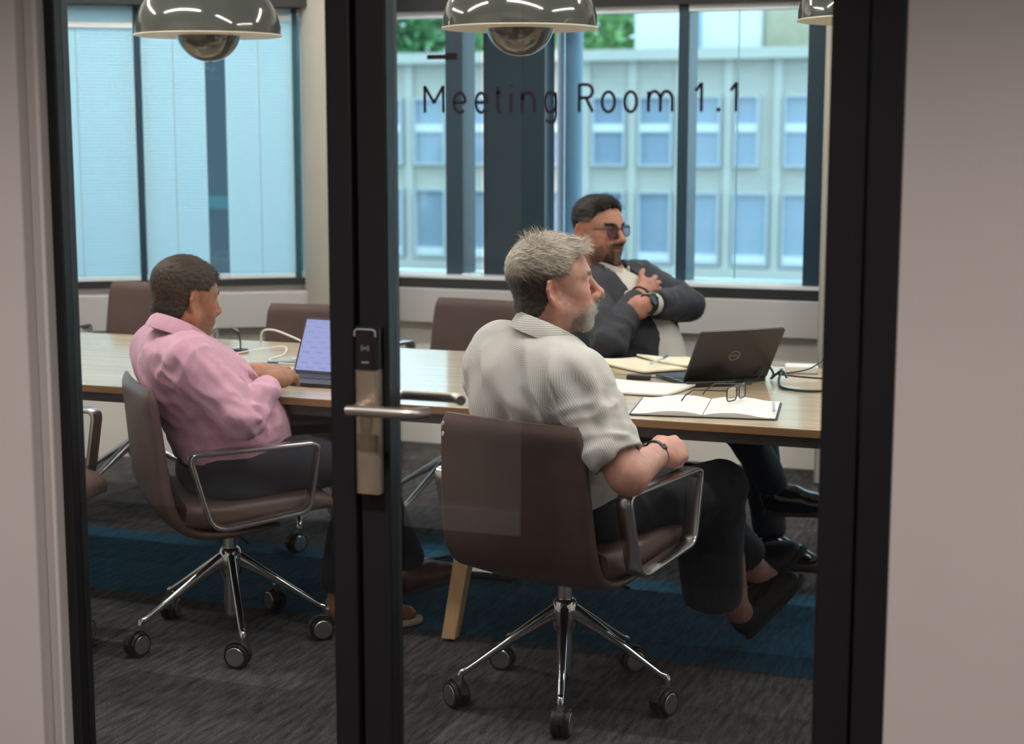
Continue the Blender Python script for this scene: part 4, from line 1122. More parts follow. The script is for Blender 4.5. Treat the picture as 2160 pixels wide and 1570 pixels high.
def hand_field(wrist, fwd, dorsal, side, curls, h=.0022, thumb=(35, 20), spread=4.0, s=1.0, arm_from=None, r_arm=.040, upper=None, r_up=.05):
    """five fingered hand; side +1 when the thumb lies on the frame's left (fwd x ... ), curls: (mcp, pip, dip) per finger"""
    M = frame_from(fwd, dorsal); W = np.array(wrist, dtype=float)
    T = lambda p: W + M @ (np.array([p[0], p[1] * side, p[2]]) * s)
    pts = [W - .12 * s, W + .12 * s]
    lo = W - .215 * s; hi = W + .215 * s
    if arm_from is not None: lo = np.minimum(lo, np.array(arm_from) - .06); hi = np.maximum(hi, np.array(arm_from) + .06)
    if upper is not None: lo = np.minimum(lo, np.array(upper) - .07); hi = np.maximum(hi, np.array(upper) + .07)
    f = Field(lo, hi, h)
    fl = M[:, 1]
    if upper is not None: f.cone(upper, arm_from, r_up, r_arm * 1.02, 0)
    if arm_from is not None: f.cone(arm_from, T((.0, 0, 0)), r_arm, .0255 * s, .02, flat=fl, fs=1.12)
    else: f.cone(T((-.05, 0, 0)), T((0, 0, 0)), .027 * s, .0255 * s, 0, flat=fl, fs=1.15)
    f.cone(T((-.005, 0, 0)), T((.035, .003, 0)), .0215 * s, .0205 * s, .02, flat=fl, fs=1.45)
    f.cone(T((.035, .002, 0)), T((.078, .0, .001)), .0190 * s, .0140 * s, .02, flat=fl, fs=2.35)
    f.ell(T((.030, .026, -.010)), np.array([.030, .017, .016]) * s, .014, M=M)
    f.ell(T((.035, -.024, -.008)), np.array([.036, .014, .014]) * s, .014, M=M)
    nails = []
    base = [(.086, .0285, .001), (.090, .0095, .003), (.086, -.0095, .002), (.077, -.0275, -.001)]
    seg = [(.043, .025, .019), (.047, .029, .020), (.043, .027, .019), (.034, .020, .017)]; rad = [.0092, .0096, .0090, .0080]
    for i in range(4):
        c = curls[i] if len(curls) == 4 else curls[0]; ang = 0.0; p = np.array(base[i]); sp = R(spread * (1.5 - i))
        f.cone(T((.05, base[i][1] * .8, .0)), T(p), .012 * s, rad[i] * 1.12 * s, .010)
        for j in range(3):
            ang += R(c[j]); d = np.array([math.cos(ang) * math.cos(sp), math.sin(sp) * math.cos(ang), -math.sin(ang)]); q = p + d * seg[i][j]
            f.cone(T(p), T(q), rad[i] * (1.04 - .09 * j) * s, rad[i] * (.95 - .09 * j) * s, .0035)
            p = q
    p = np.array((.022, .030, -.008)); a1, a2 = R(thumb[0]), R(thumb[1])
    d1 = np.array([math.cos(a1), math.sin(a1), -.30]); q = p + unit(d1) * .043; f.cone(T(p), T(q), .0135 * s, .0105 * s, .012)
    d2 = np.array([math.cos(a1 - a2), math.sin(a1 - a2), -.30]); q2 = q + unit(d2) * .030; f.cone(T(q), T(q2), .0105 * s, .0095 * s, .004)
    d3 = np.array([math.cos(a1 - 2 * a2), math.sin(a1 - 2 * a2), -.25]); q3 = q2 + unit(d3) * .024; f.cone(T(q2), T(q3), .0098 * s, .0078 * s, .004)
    return f

def shoe(root, heel, toe, up, m_up, m_sole, L=.29, w=.047, name='shoe', ankle=None, bulk=1.0):
    """shoe with upper, sole; heel and toe lie on the sole's underside"""
    heel = np.array(heel, dtype=float); toe = np.array(toe, dtype=float); M = frame_from(toe - heel, up); T = lambda x, y, z: heel + M @ np.array([x, y, z]); L = np.linalg.norm(toe - heel)
    lo = np.minimum(heel, toe) - .15; hi = np.maximum(heel, toe) + .15
    f = Field(lo, hi, .004); fl = M[:, 1]
    f.cone(T(.042, 0, .050), T(.10, 0, .054), .041 * bulk, .043 * bulk, 0, flat=M[:, 2], fs=1.1)
    f.cone(T(.08, 0, .054), T(L * .62, .004, .042), .043 * bulk, .039 * bulk, .03, flat=fl, fs=1.15)
    f.cone(T(L * .55, .004, .036), T(L - .048, .002, .030), .034 * bulk, .027 * bulk, .03, flat=fl, fs=1.40)
    if ankle is not None: f.cone(T(.055, 0, .065), np.array(ankle), .040, .038, .02)
    f.half(T(0, 0, .012), -M[:, 2], .004)
    Vt, Q = f.surface(); Vt = relax(Vt, Q, 1); sh = link(name, np_mesh(name, Vt, Q, m_up), None, root)
    b = MB(); out = []
    for a in np.linspace(0, 2 * math.pi, 28, endpoint=False):
        x = math.cos(a); y = math.sin(a); xx = L * (.5 + .5 * x); wid = w * (.80 + .25 * math.exp(-((xx / L - .70) / .22) ** 2) - .08 * (1 - xx / L))
        out.append((xx, wid * abs(y) ** .7 * (1 if y > 0 else -1)))
    rings = []
    for z, g in ((0, .97), (.004, 1.0), (.014, 1.0), (.020, .97)):
        rings.append([T(L / 2 + (p[0] - L / 2) * g, p[1] * g, z + .010 * max(0, p[0] / L - .72) ** 1.0) for p in out])
    b.loft(rings); b.build('sole', m_sole, sh, angle=40)
    return sh

def tube_ring(root, c, axis, r_, wdt, thick, m, name, flat=None, fs=1.0):
    """strap lying round a limb"""
    A = frame_from(axis, flat if flat is not None else (0.3, .2, .9)); b = MB(); pts = []
    prof = rrect(wdt, thick, thick * .4, 2); rings = []
    for a in np.linspace(0, 2 * math.pi, 37):
        d = A[:, 1] * math.cos(a) * fs + A[:, 2] * math.sin(a)
        p = np.array(c) + d * r_; rings.append([p + A[:, 0] * q[0] + unit(d) * q[1] for q in prof])
    b.loft(rings, True, False); return b.build(name, m, root)

def smooth(a, b_, x):
    t = np.clip((x - a) / (b_ - a), 0, 1); return t * t * (3 - 2 * t)

def folds(Vt, Q, amp, specs, seed=0.0):
    """cloth relief: stretched noise ridges; specs: (direction along the fold, frequency across, weight fn)"""
    n = vnormals(Vt, Q); d = np.zeros(len(Vt))
    for i, (dr, fr, wt) in enumerate(specs):
        dr = unit(dr); a = unit(np.cross(dr, [.31, .22, .93])); c = np.cross(dr, a)
        q = np.stack([Vt @ dr * fr * .22, Vt @ a * fr, Vt @ c * fr], 1) + seed + i * 17.3
        w_ = vnoise(Vt * 9 + seed)[:, None] * .5
        v0 = vnoise(q + w_); v = .55 * (1 - np.abs(v0) * 3.2) + .9 * vnoise(q * 1.0 + 40.5) + .35 * vnoise(q * np.array([1, 2.1, 2.1]) + 9.1)
        d += v * wt(Vt)
    return Vt + n * (amp * d)[:, None]

def world(Vt, O, M, s): return np.array(O) + (Vt * s) @ M.T

def make_head(O, heading, pitch, roll, s, neck_to, base, blush, hair, beard=None, brow=(.1, .08, .07), jowl=0.0, iris=(.12, .10, .08), nose=1.0, h=.0024, stub=None):
    a, p = R(heading), R(pitch)
    fwd = V(math.cos(a) * math.cos(p), math.sin(a) * math.cos(p), math.sin(p)); M = frame_from(fwd, V(0, 0, 1))
    if roll:
        c, s_ = math.cos(R(roll)), math.sin(R(roll)); M = M @ np.array([[1, 0, 0], [0, c, -s_], [0, s_, c]])
    nk = M.T @ (np.array(neck_to) - np.array(O)) / s
    f = head_field(h, nk, jowl, nose); F0 = f.F.copy()
    Vt, Q = f.surface(); Vt = relax(Vt, Q, 1, .4)
    cheek, nose_, ear, lips, eye = head_masks(Vt)
    col = np.tile(np.array(base), (len(Vt), 1)); bl = np.array(blush)
    mix = lambda C, w, t: C * (1 - np.clip(w, 0, 1)[:, None]) + np.array(t) * np.clip(w, 0, 1)[:, None]
    col = mix(col, .75 * cheek + .8 * nose_ + .65 * ear, bl); col = mix(col, .7 * lips, np.array(bl) * np.array([.8, .6, .62])); col = mix(col, .25 * eye, np.array(base) * .6)
    col *= (1 + .10 * vnoise(Vt * 45))[:, None]
    if stub is not None: col = mix(col, stub[0](Vt), stub[1])
    out = dict(skin=(world(Vt, O, M, s), Q, col), M=M, O=np.array(O), s=s)
    # eyes
    ev = []
    for sg in (1, -1):
        e = Field((.055, sg * .031 - .02, -.02), (.10, sg * .031 + .02, .02), .0016); e.ell((.0745, sg * .031, -.0005), (.0125, .0125, .0125), 0)
        ve, qe = e.surface(); dd = np.linalg.norm(ve - np.array([.087, sg * .031, -.0005]), axis=1)
        ce = np.tile(np.array((.62, .58, .55)), (len(ve), 1)); ce = np.where((dd < .0065)[:, None], np.array(iris), ce); ce = np.where((dd < .003)[:, None], np.array((.01, .01, .01)), ce)
        ev.append((world(ve, O, M, s), qe, ce))
    out['eyes'] = ev
    # hair cap and strands
    zx, zz, thick, cfun, groups = hair
    g = Field((-.125, -.10, -.215), (.150, .10, .135), h); X, Y, Z = g._grid((slice(None),) * 3)
    line = np.interp(X, zx, zz).astype(np.float32) + np.zeros_like(Z) + (.0035 * np.sin(Y * 160 + 2 * np.sin(Y * 57)) + .0025 * np.sin(Y * 333 + 1)).astype(np.float32)
    g.F = np.maximum(F0 - (thick[0] + (thick[1] - thick[0]) * np.clip((Z - .01) / .07, 0, 1)).astype(np.float32), (line - Z) * .8)
    # keep hair off the ears
    earm = (np.abs(Y) > .0745) & (Z < .030) & (X < .03) & (X > -.05)
    g.F = np.where(earm, .02, g.F).astype(np.float32)
    Vh, Qh = g.surface(); Vh = relax(Vh, Qh, 2)
    Vh = Vh + vnormals(Vh, Qh) * (.0016 * vnoise(Vh * np.array([60, 140, 140])))[:, None]
    parts = [(world(Vh, O, M, s), Qh, cfun(Vh, np.random.RandomState(5)))]
    for i, (pick, N, dfun, lfun, wd, lift) in enumerate(groups):
        vs, qs, cs = strands(Vh, Qh, pick(Vh), N, dfun, lfun, wd, cfun, 11 + i, lift)
        parts.append((world(vs, O, M, s), qs, cs))
    out['hair'] = merge(parts)
    if beard:
        bcf, bg = beard; parts = []
        for i, (pick, N, dfun, lfun, wd, lift) in enumerate(bg):
            vs, qs, cs = strands(Vt, Q, pick(Vt), N, dfun, lfun, wd, bcf, 31 + i, lift)
            parts.append((world(vs, O, M, s), qs, cs))
        out['beard'] = merge(parts)
    # brows
    pb = lambda P: ((np.abs(P[:, 2] - .021 - .10 * (np.abs(P[:, 1]) - .03) ** 1) < .0045) & (np.abs(P[:, 1]) > .012) & (np.abs(P[:, 1]) < .050) & (P[:, 0] > .06))
    vs, qs, cs = strands(Vt, Q, pb(Vt), 500, lambda P, n, r_: np.stack([np.full(len(P), -.2), np.sign(P[:, 1]) * 1.0, r_.normal(.25, .2, len(P))], 1), lambda P, r_: r_.uniform(.006, .011, len(P)), .0006, lambda P, r_: np.array(brow) * r_.uniform(.7, 1.3, (len(P), 1)), 77, .3)
    out['brows'] = (world(vs, O, M, s), qs, cs)
    return out

def patch(f, base, blush, seed=0, it=1, tip=None):
    Vt, Q = f.surface(); Vt = relax(Vt, Q, it, .4)
    c = np.tile(np.array(base), (len(Vt), 1)); n = vnoise(Vt * 55 + seed); w = np.clip(.35 + .5 * vnoise(Vt * 22 + seed), 0, 1)[:, None]
    c = c * (1 - .45 * w) + np.array(blush) * .45 * w; c *= (1 + .10 * n)[:, None]
    return Vt, Q, c

def core(prims, base):
    P = np.array([p for q in prims for p in (q[0], q[1])]); f = Field(P.min(0) - .2, P.max(0) + .2, .013)
    for a, b_, ra, rb in prims: f.cone(a, b_, ra * .72, rb * .72, .02)
    Vt, Q = f.surface(); return Vt, Q, np.tile(np.array(base), (len(Vt), 1))

def finish(root, hd, skin_parts, m_hair='hair'):
    Vt, Q, C_ = merge([hd['skin']] + skin_parts); body = link('body', np_mesh('body', Vt, Q, MAT['skin'], C_), None, root)
    for nm in ('hair', 'beard', 'brows'):
        if nm in hd:
            v, q, c = hd[nm]; o = link({'brows': 'eyebrows'}.get(nm, nm), np_mesh(nm, v, q, MAT['hair'], c), None, root); o['kind'] = 'stuff'
    for e in hd['eyes']: link('eye', np_mesh('eye', *e[:2], MAT['eye'], e[2]), None, body)
    return body

def collar(root, c, axis, front, r0, r1, hgt, m, name='collar', drop=.03, gap=12, fs=1.12):
    """folded shirt collar round the neck: stand inside, fall outside, open at the front"""
    A = frame_from(front, axis); b = MB(); rings = []
    N = 44
    for i in range(N + 1):
        a = R(gap + (360 - 2 * gap) * i / N); e = A[:, 0] * math.cos(a) * fs + A[:, 1] * math.sin(a); u = A[:, 2]
        back = .5 - .5 * math.cos(a); z = -drop * (1 - back) ** 2
        lap = hgt * (1.22 + .25 * (1 - back) ** 3); pc = np.array(c) + u * z
        rings.append([pc + e * (r0 - .001) - u * .012, pc + e * r0 + u * hgt * .92, pc + e * (r0 + .002) + u * hgt, pc + e * (r0 + .006) + u * (hgt * .97), pc + e * (r1 - .002) + u * (hgt - lap), pc + e * (r1 - .006) + u * (hgt - lap - .001), pc + e * (r0 + .002) + u * (hgt * .80)])
    b.loft(rings, True, True); return b.build(name, m, root, angle=60)

# =================================================================== man with white hair and beard (near, back to us)
def man_white():
    root = thing('person', 'white haired bearded man in a pinstriped short sleeved shirt, turned to the right', 'person', (-1.29, 3.93, 0))
    root_inv(root)
    skin, blush = (.60, .325, .255), (.68, .29, .225)
    r_, f_ = V(.843, -.537, 0), V(.537, .843, 0)
    shR, shL = V(-1.202, 3.752, .898), V(-1.450, 3.905, .930); elR, elL = V(-1.043, 3.680, .682), V(-1.505, 4.02, .70)
    wrR, wrL = V(-1.022, 3.905, .694), V(-1.25, 4.15, .665); nk = V(-1.318, 3.848, 1.005); O = (-1.303, 3.876, 1.117)
    # hair: pale and brushed forward on top, darker and cropped below
    zx = [-.13, -.075, -.05, -.030, -.005, .018, .036, .055, .080, .11]; zz = [-.070, -.070, -.058, -.025, .026, .024, .050, .078, .094, .104]
    def cf(P, rng):
        t = smooth(.022, .052, P[:, 2] + .12 * np.clip(-P[:, 0] - .02, 0, .1) * -1 + .25 * np.clip(P[:, 0] * -1 - .075, 0, 1) + .004 * vnoise(P * 90))
        lowc = np.array((.085, .068, .060)); hi = np.array((.52, .455, .385)); c = lowc * (1 - t)[:, None] + hi * t[:, None]
        tem = np.exp(-(((P - np.array([.03, 0, .02])) / np.array([.03, 1, .03])) ** 2).sum(1))[:, None]; c = c * (1 - .5 * tem) + np.array((.40, .34, .30)) * .5 * tem
        return c * rng.uniform(.62, 1.32, (len(P), 1))
    top = lambda P: P[:, 2] > .030; side = lambda P: P[:, 2] <= .040
    crown = lambda P: (P[:, 2] > .100) & (P[:, 0] < .0) & (P[:, 0] > -.06)
    fr = lambda P: (P[:, 0] > .035) & (P[:, 2] > .085)
    def dtop(P, n, rng): return np.stack([.75 + .0 * P[:, 0], np.sign(P[:, 1]) * .35 * (np.abs(P[:, 1]) > .03) * (P[:, 0] < .02), -.40 * np.clip(.115 - P[:, 2], 0, .1) * 14 * (P[:, 0] < .02) + .05], 1) + rng.normal(0, .22, (len(P), 3))
    def dside(P, n, rng): return np.stack([-.10 + 0 * P[:, 0], 0 * P[:, 0], -1 + 0 * P[:, 0]], 1) + rng.normal(0, .25, (len(P), 3))
    def dcrown(P, n, rng): return np.stack([-.35 + 0 * P[:, 0], 0 * P[:, 0], .9 + 0 * P[:, 0]], 1) + n * .8 + rng.normal(0, .35, (len(P), 3))
    def dfr(P, n, rng): return np.stack([1.0 + 0 * P[:, 0], -.20 + 0 * P[:, 0], .06 + 0 * P[:, 0]], 1) + rng.normal(0, .22, (len(P), 3))
    hair = (zx, zz, (.003, .012), cf, [(top, 7500, dtop, lambda P, r: r.uniform(.014, .032, len(P)) * np.where((P[:, 2] < .075) & (P[:, 0] > .01), .4, 1.0), .0008, .22), (side, 5200, dside, lambda P, r: r.uniform(.006, .013, len(P)), .0006, .25),
                                      (crown, 200, dcrown, lambda P, r: r.uniform(.014, .030, len(P)), .0006, .9), (fr, 1500, dfr, lambda P, r: r.uniform(.028, .046, len(P)), .0008, .28)])
    # short white beard, thin on the cheek
    lips = lambda P: (np.abs(P[:, 2] + .0695) < .0065) & (np.abs(P[:, 1]) < .022) & (P[:, 0] > .07)
    full = lambda P: np.clip(smooth(.0, .022, -(P[:, 2] + .048 + .40 * (.085 - P[:, 0]))), 0, 1) * smooth(.012, .040, P[:, 0]) * (P[:, 2] > -.140) * ~lips(P)
    thin = lambda P: np.clip(smooth(.0, .02, -(P[:, 2] + .022 + .55 * (P[:, 0] - .012))), 0, 1) * smooth(-.006, .012, P[:, 0]) * (P[:, 2] > -.128) * (P[:, 0] < .075)
    def bc(P, rng):
        w = smooth(.045, .080, P[:, 0])[:, None]; return (np.array((.34, .25, .21)) * (1 - w) + np.array((.66, .61, .54)) * w) * rng.uniform(.7, 1.25, (len(P), 1))
    bd = lambda P, n, rng: np.stack([.35 + 0 * P[:, 0], .0 * P[:, 0], -.8 + 0 * P[:, 0]], 1) + rng.normal(0, .35, (len(P), 3))
    beard = (bc, [(lambda P: full(P) > .5, 10000, bd, lambda P, r: r.uniform(.005, .010, len(P)), .0007, .35), (lambda P: thin(P) > .4, 1500, bd, lambda P, r: r.uniform(.003, .006, len(P)), .0004, .4)])
    stub = (lambda P: np.maximum(.85 * full(P), .30 * thin(P) * (.6 + .4 * vnoise(P * 240))), (.42, .32, .27))
    hd = make_head(O, 34, 6, 0, 1.02, nk + V(.0, .0, -.03), skin, blush, hair, beard, (.42, .36, .31), jowl=.004, stub=stub)
    # arms: hand closed in the lap on the right, left hand resting
    curl = [(72, 92, 55)] * 4
    aR = patch(hand_field(wrR, V(.40, .90, .02), V(.62, -.30, .72), 1, curl, thumb=(30, 40), arm_from=elR + V(0, .005, .0), r_arm=.047, upper=shR + (elR - shR) * .72, r_up=.052), skin, blush, 1)
    aL = patch(hand_field(wrL, V(.95, .12, .02), V(-.1, .1, 1), -1, [(30, 40, 25)] * 4, arm_from=elL, r_arm=.045, upper=shL + (elL - shL) * .72, r_up=.05), skin, blush, 2)
    anR, anL = V(-.945, 4.516, .120), V(-.918, 4.627, .215)
    hpR, hpL = V(-1.19, 3.93, .525), V(-1.37, 3.98, .525); knR, knL = V(-.956, 4.285, .528), V(-1.06, 4.36, .50)
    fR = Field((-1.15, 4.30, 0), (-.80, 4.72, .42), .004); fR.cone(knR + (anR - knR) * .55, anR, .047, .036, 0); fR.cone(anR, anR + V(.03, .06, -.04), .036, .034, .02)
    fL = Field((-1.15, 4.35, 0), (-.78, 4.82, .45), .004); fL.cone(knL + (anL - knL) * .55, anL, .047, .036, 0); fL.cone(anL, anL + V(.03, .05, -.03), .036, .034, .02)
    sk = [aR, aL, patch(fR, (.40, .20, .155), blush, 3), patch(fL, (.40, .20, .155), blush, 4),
          core([(V(-1.285, 3.93, .55), V(-1.34, 3.83, .9), .10, .10), (shL, shR, .05, .05), (nk + V(0, 0, -.08), nk, .05, .05), (shR, elR, .035, .035), (shL, elL, .035, .035), (hpR, knR, .05, .045), (hpL, knL, .05, .045), (knR, anR, .03, .025), (knL, anL, .03, .025), (hpR, hpL, .06, .06)], skin)]
    finish(root, hd, sk)
    # shirt
    M = np.column_stack([r_, f_, V(0, 0, 1)]); fs = Field((-1.80, 3.48, .48), (-.92, 4.30, 1.10), .0055)
    fs.ell((-1.298, 3.905, .62), (.195, .170, .16), 0, M=M)
    fs.ell((-1.312, 3.888, .74), (.208, .165, .17), .08, M=M)
    fs.ell((-1.330, 3.855, .860), (.192, .138, .15), .08, M=M)
    fs.cone(shL + V(0, 0, -.015), shR + V(0, 0, -.015), .074, .078, .05)
    fs.cone(nk + V(-.01, -.01, -.072), shR + V(-.03, .02, -.004), .056, .060, .05); fs.cone(nk + V(0, 0, -.058), shL + V(.03, -.02, .0), .056, .060, .05)
    for sh, el in ((shR, elR), (shL, elL)):
        d = el - sh; e = sh + d * .84; fs.cone(sh, e, .078, .070, .035); fs.ell(sh + d * .86, (.055,) * 3, .004, 'sub')
    for sh, el in ((shR, elR), (shL, elL)):
        d = unit(el - sh); p = sh + (el - sh) * .84
        X, Y, Z = fs._grid((slice(None),) * 3); dist = (X - p[0]) * d[0] + (Y - p[1]) * d[1] + (Z - p[2]) * d[2]
        rad = np.sqrt((X - p[0]) ** 2 + (Y - p[1]) ** 2 + (Z - p[2]) ** 2)
        fs.F = np.where(rad < .13, np.maximum(fs.F, dist), fs.F).astype(np.float32)
    fs.cone(nk + V(.015, .01, -.03), nk + V(.05, .03, .12), .054, .06, .004, 'sub')
    fs.half((0, 0, .50), (0, 0, -1))
    Vt, Q = fs.surface(); Vt = relax(Vt, Q, 2)
    w_all = lambda P: .35 + 0 * P[:, 0]
    back = lambda P: smooth(.55, .75, P[:, 2]) * smooth(1.0, .9, P[:, 2]) * smooth(.0, -.06, (P - np.array([-1.33, 3.84, 0])) @ f_)
    armp = lambda P: np.exp(-(np.linalg.norm(P - (shR + V(-.06, .0, -.12)), axis=1) / .11) ** 2) * 1.3
    slv = lambda P: smooth(.16, .02, np.linalg.norm(P - (shR + (elR - shR) * .5), axis=1)) * .9
    Vt = folds(Vt, Q, .013, [(V(.40, -.25, -.88), 13, lambda P: 1.5 * back(P)), (V(-.55, .35, .75), 22, armp), (V(.5, -.3, .25), 26, slv), (V(.3, .3, -.9), 12, w_all)], 3.1)
    # stripes run down the back and along the sleeves
    d = Vt - np.array([-1.325, 3.86, .8]); tu = np.arctan2(d @ r_, -(d @ f_)) * .185; ax = unit(elR - shR); q = Vt - shR; t = q @ ax; rad = q - t[:, None] * ax
    e1 = unit(np.cross(ax, f_)); e2 = np.cross(ax, e1); su = np.arctan2(rad @ e1, rad @ e2) * .076
    on = (t > .035) & (np.linalg.norm(rad, axis=1) < .105) & ((Vt - shR) @ r_ > -.03 - .35 * t * 0 + .01)
    yoke = (Vt[:, 2] > .955 - .10 * ((Vt - np.array(nk)) @ r_) * 0 - .06) & ~on & ((d @ f_) < .02) & (Vt[:, 2] > .925)
    st = np.where(on, su, np.where(yoke, Vt[:, 2] * .8 + (d @ f_) * .9 + (d @ r_) * .12, tu))
    link('shirt', np_mesh('shirt', Vt, Q, MAT['pinstripe_cotton'], None, {'stripe': st}), None, root)
    co = collar(root, nk + V(.008, .004, -.004), V(.50, .22, 1), V(.80, .55, -.25), .067, .087, .036, MAT['pinstripe_cotton'])
    a_ = co.data.attributes.new('stripe', 'FLOAT', 'POINT'); a_.data.foreach_set('value', np.array([v.co.z for v in co.data.vertices], dtype=np.float32))
    # trousers
    ft = Field((-1.62, 3.68, .06), (-.74, 4.72, .76), .006)
    ft.ell((-1.285, 3.93, .545), (.20, .165, .12), 0, M=M); ft.cone(hpR, knR, .098, .074, .05); ft.cone(hpL, knL, .098, .074, .03)
    ft.cone(knR, V(-.985, 4.400, .192), .080, .074, .025, flat=V(.6, -.6, .5), fs=1.1); ft.cone(knR + V(-.06, -.02, -.06), V(-1.00, 4.395, .200), .070, .068, .05); ft.cone(knL, V(-.925, 4.555, .275), .074, .060, .02)
    for kn, hm in ((knR, V(-.985, 4.400, .192)), (knL, V(-.925, 4.555, .275))):
        d = unit(hm - kn); X, Y, Z = ft._grid((slice(None),) * 3); p = hm + d * .012
        dist = (X - p[0]) * d[0] + (Y - p[1]) * d[1] + (Z - p[2]) * d[2]; rad = np.sqrt((X - p[0]) ** 2 + (Y - p[1]) ** 2 + (Z - p[2]) ** 2)
        ft.F = np.where(rad < .125, np.maximum(ft.F, dist), ft.F).astype(np.float32)
    ft.half((0, 0, .66), (0, 0, 1))
    Vt, Q = ft.surface(); Vt = relax(Vt, Q, 2)
    Vt = folds(Vt, Q, .006, [(V(.3, .2, -.9), 14, lambda P: .6 + 0 * P[:, 0]), (V(.6, -.6, .2), 24, lambda P: np.exp(-(np.linalg.norm(P - knR, axis=1) / .13) ** 2))], 8.2)
    link('trousers', np_mesh('trousers', Vt, Q, MAT['navy_wool']), None, root)
    shoe(root, V(-.915, 4.565, .012), V(-.775, 4.725, .175), V(-.55, .10, .85), MAT['shoe_black'], MAT['shoe_black'], w=.054, ankle=anR + V(.012, .03, -.02), bulk=1.15)
    shoe(root, V(-.905, 4.675, .120), V(-.785, 4.800, .245), V(-.6, .1, .75), MAT['shoe_black'], MAT['shoe_black'], w=.054, ankle=anL + V(.012, .03, -.02), bulk=1.15)
    tube_ring(root, wrR + V(-.004, -.012, .0), V(.40, .90, .02), .0300, .012, .004, MAT['strap'], 'wrist_band', V(.62, -.30, .72), 1.22)
    b = MB(); Mw = frame_from(V(.40, .90, .02), V(.62, -.30, .72)); b.box(wrR + V(-.004, -.012, 0) + V(.62, -.30, .72) * .0305, (.020, .016, .007), M=Mw); b.build('band_face', MAT['strap'], root, bevel=.002)

def root_inv(root):
    pass

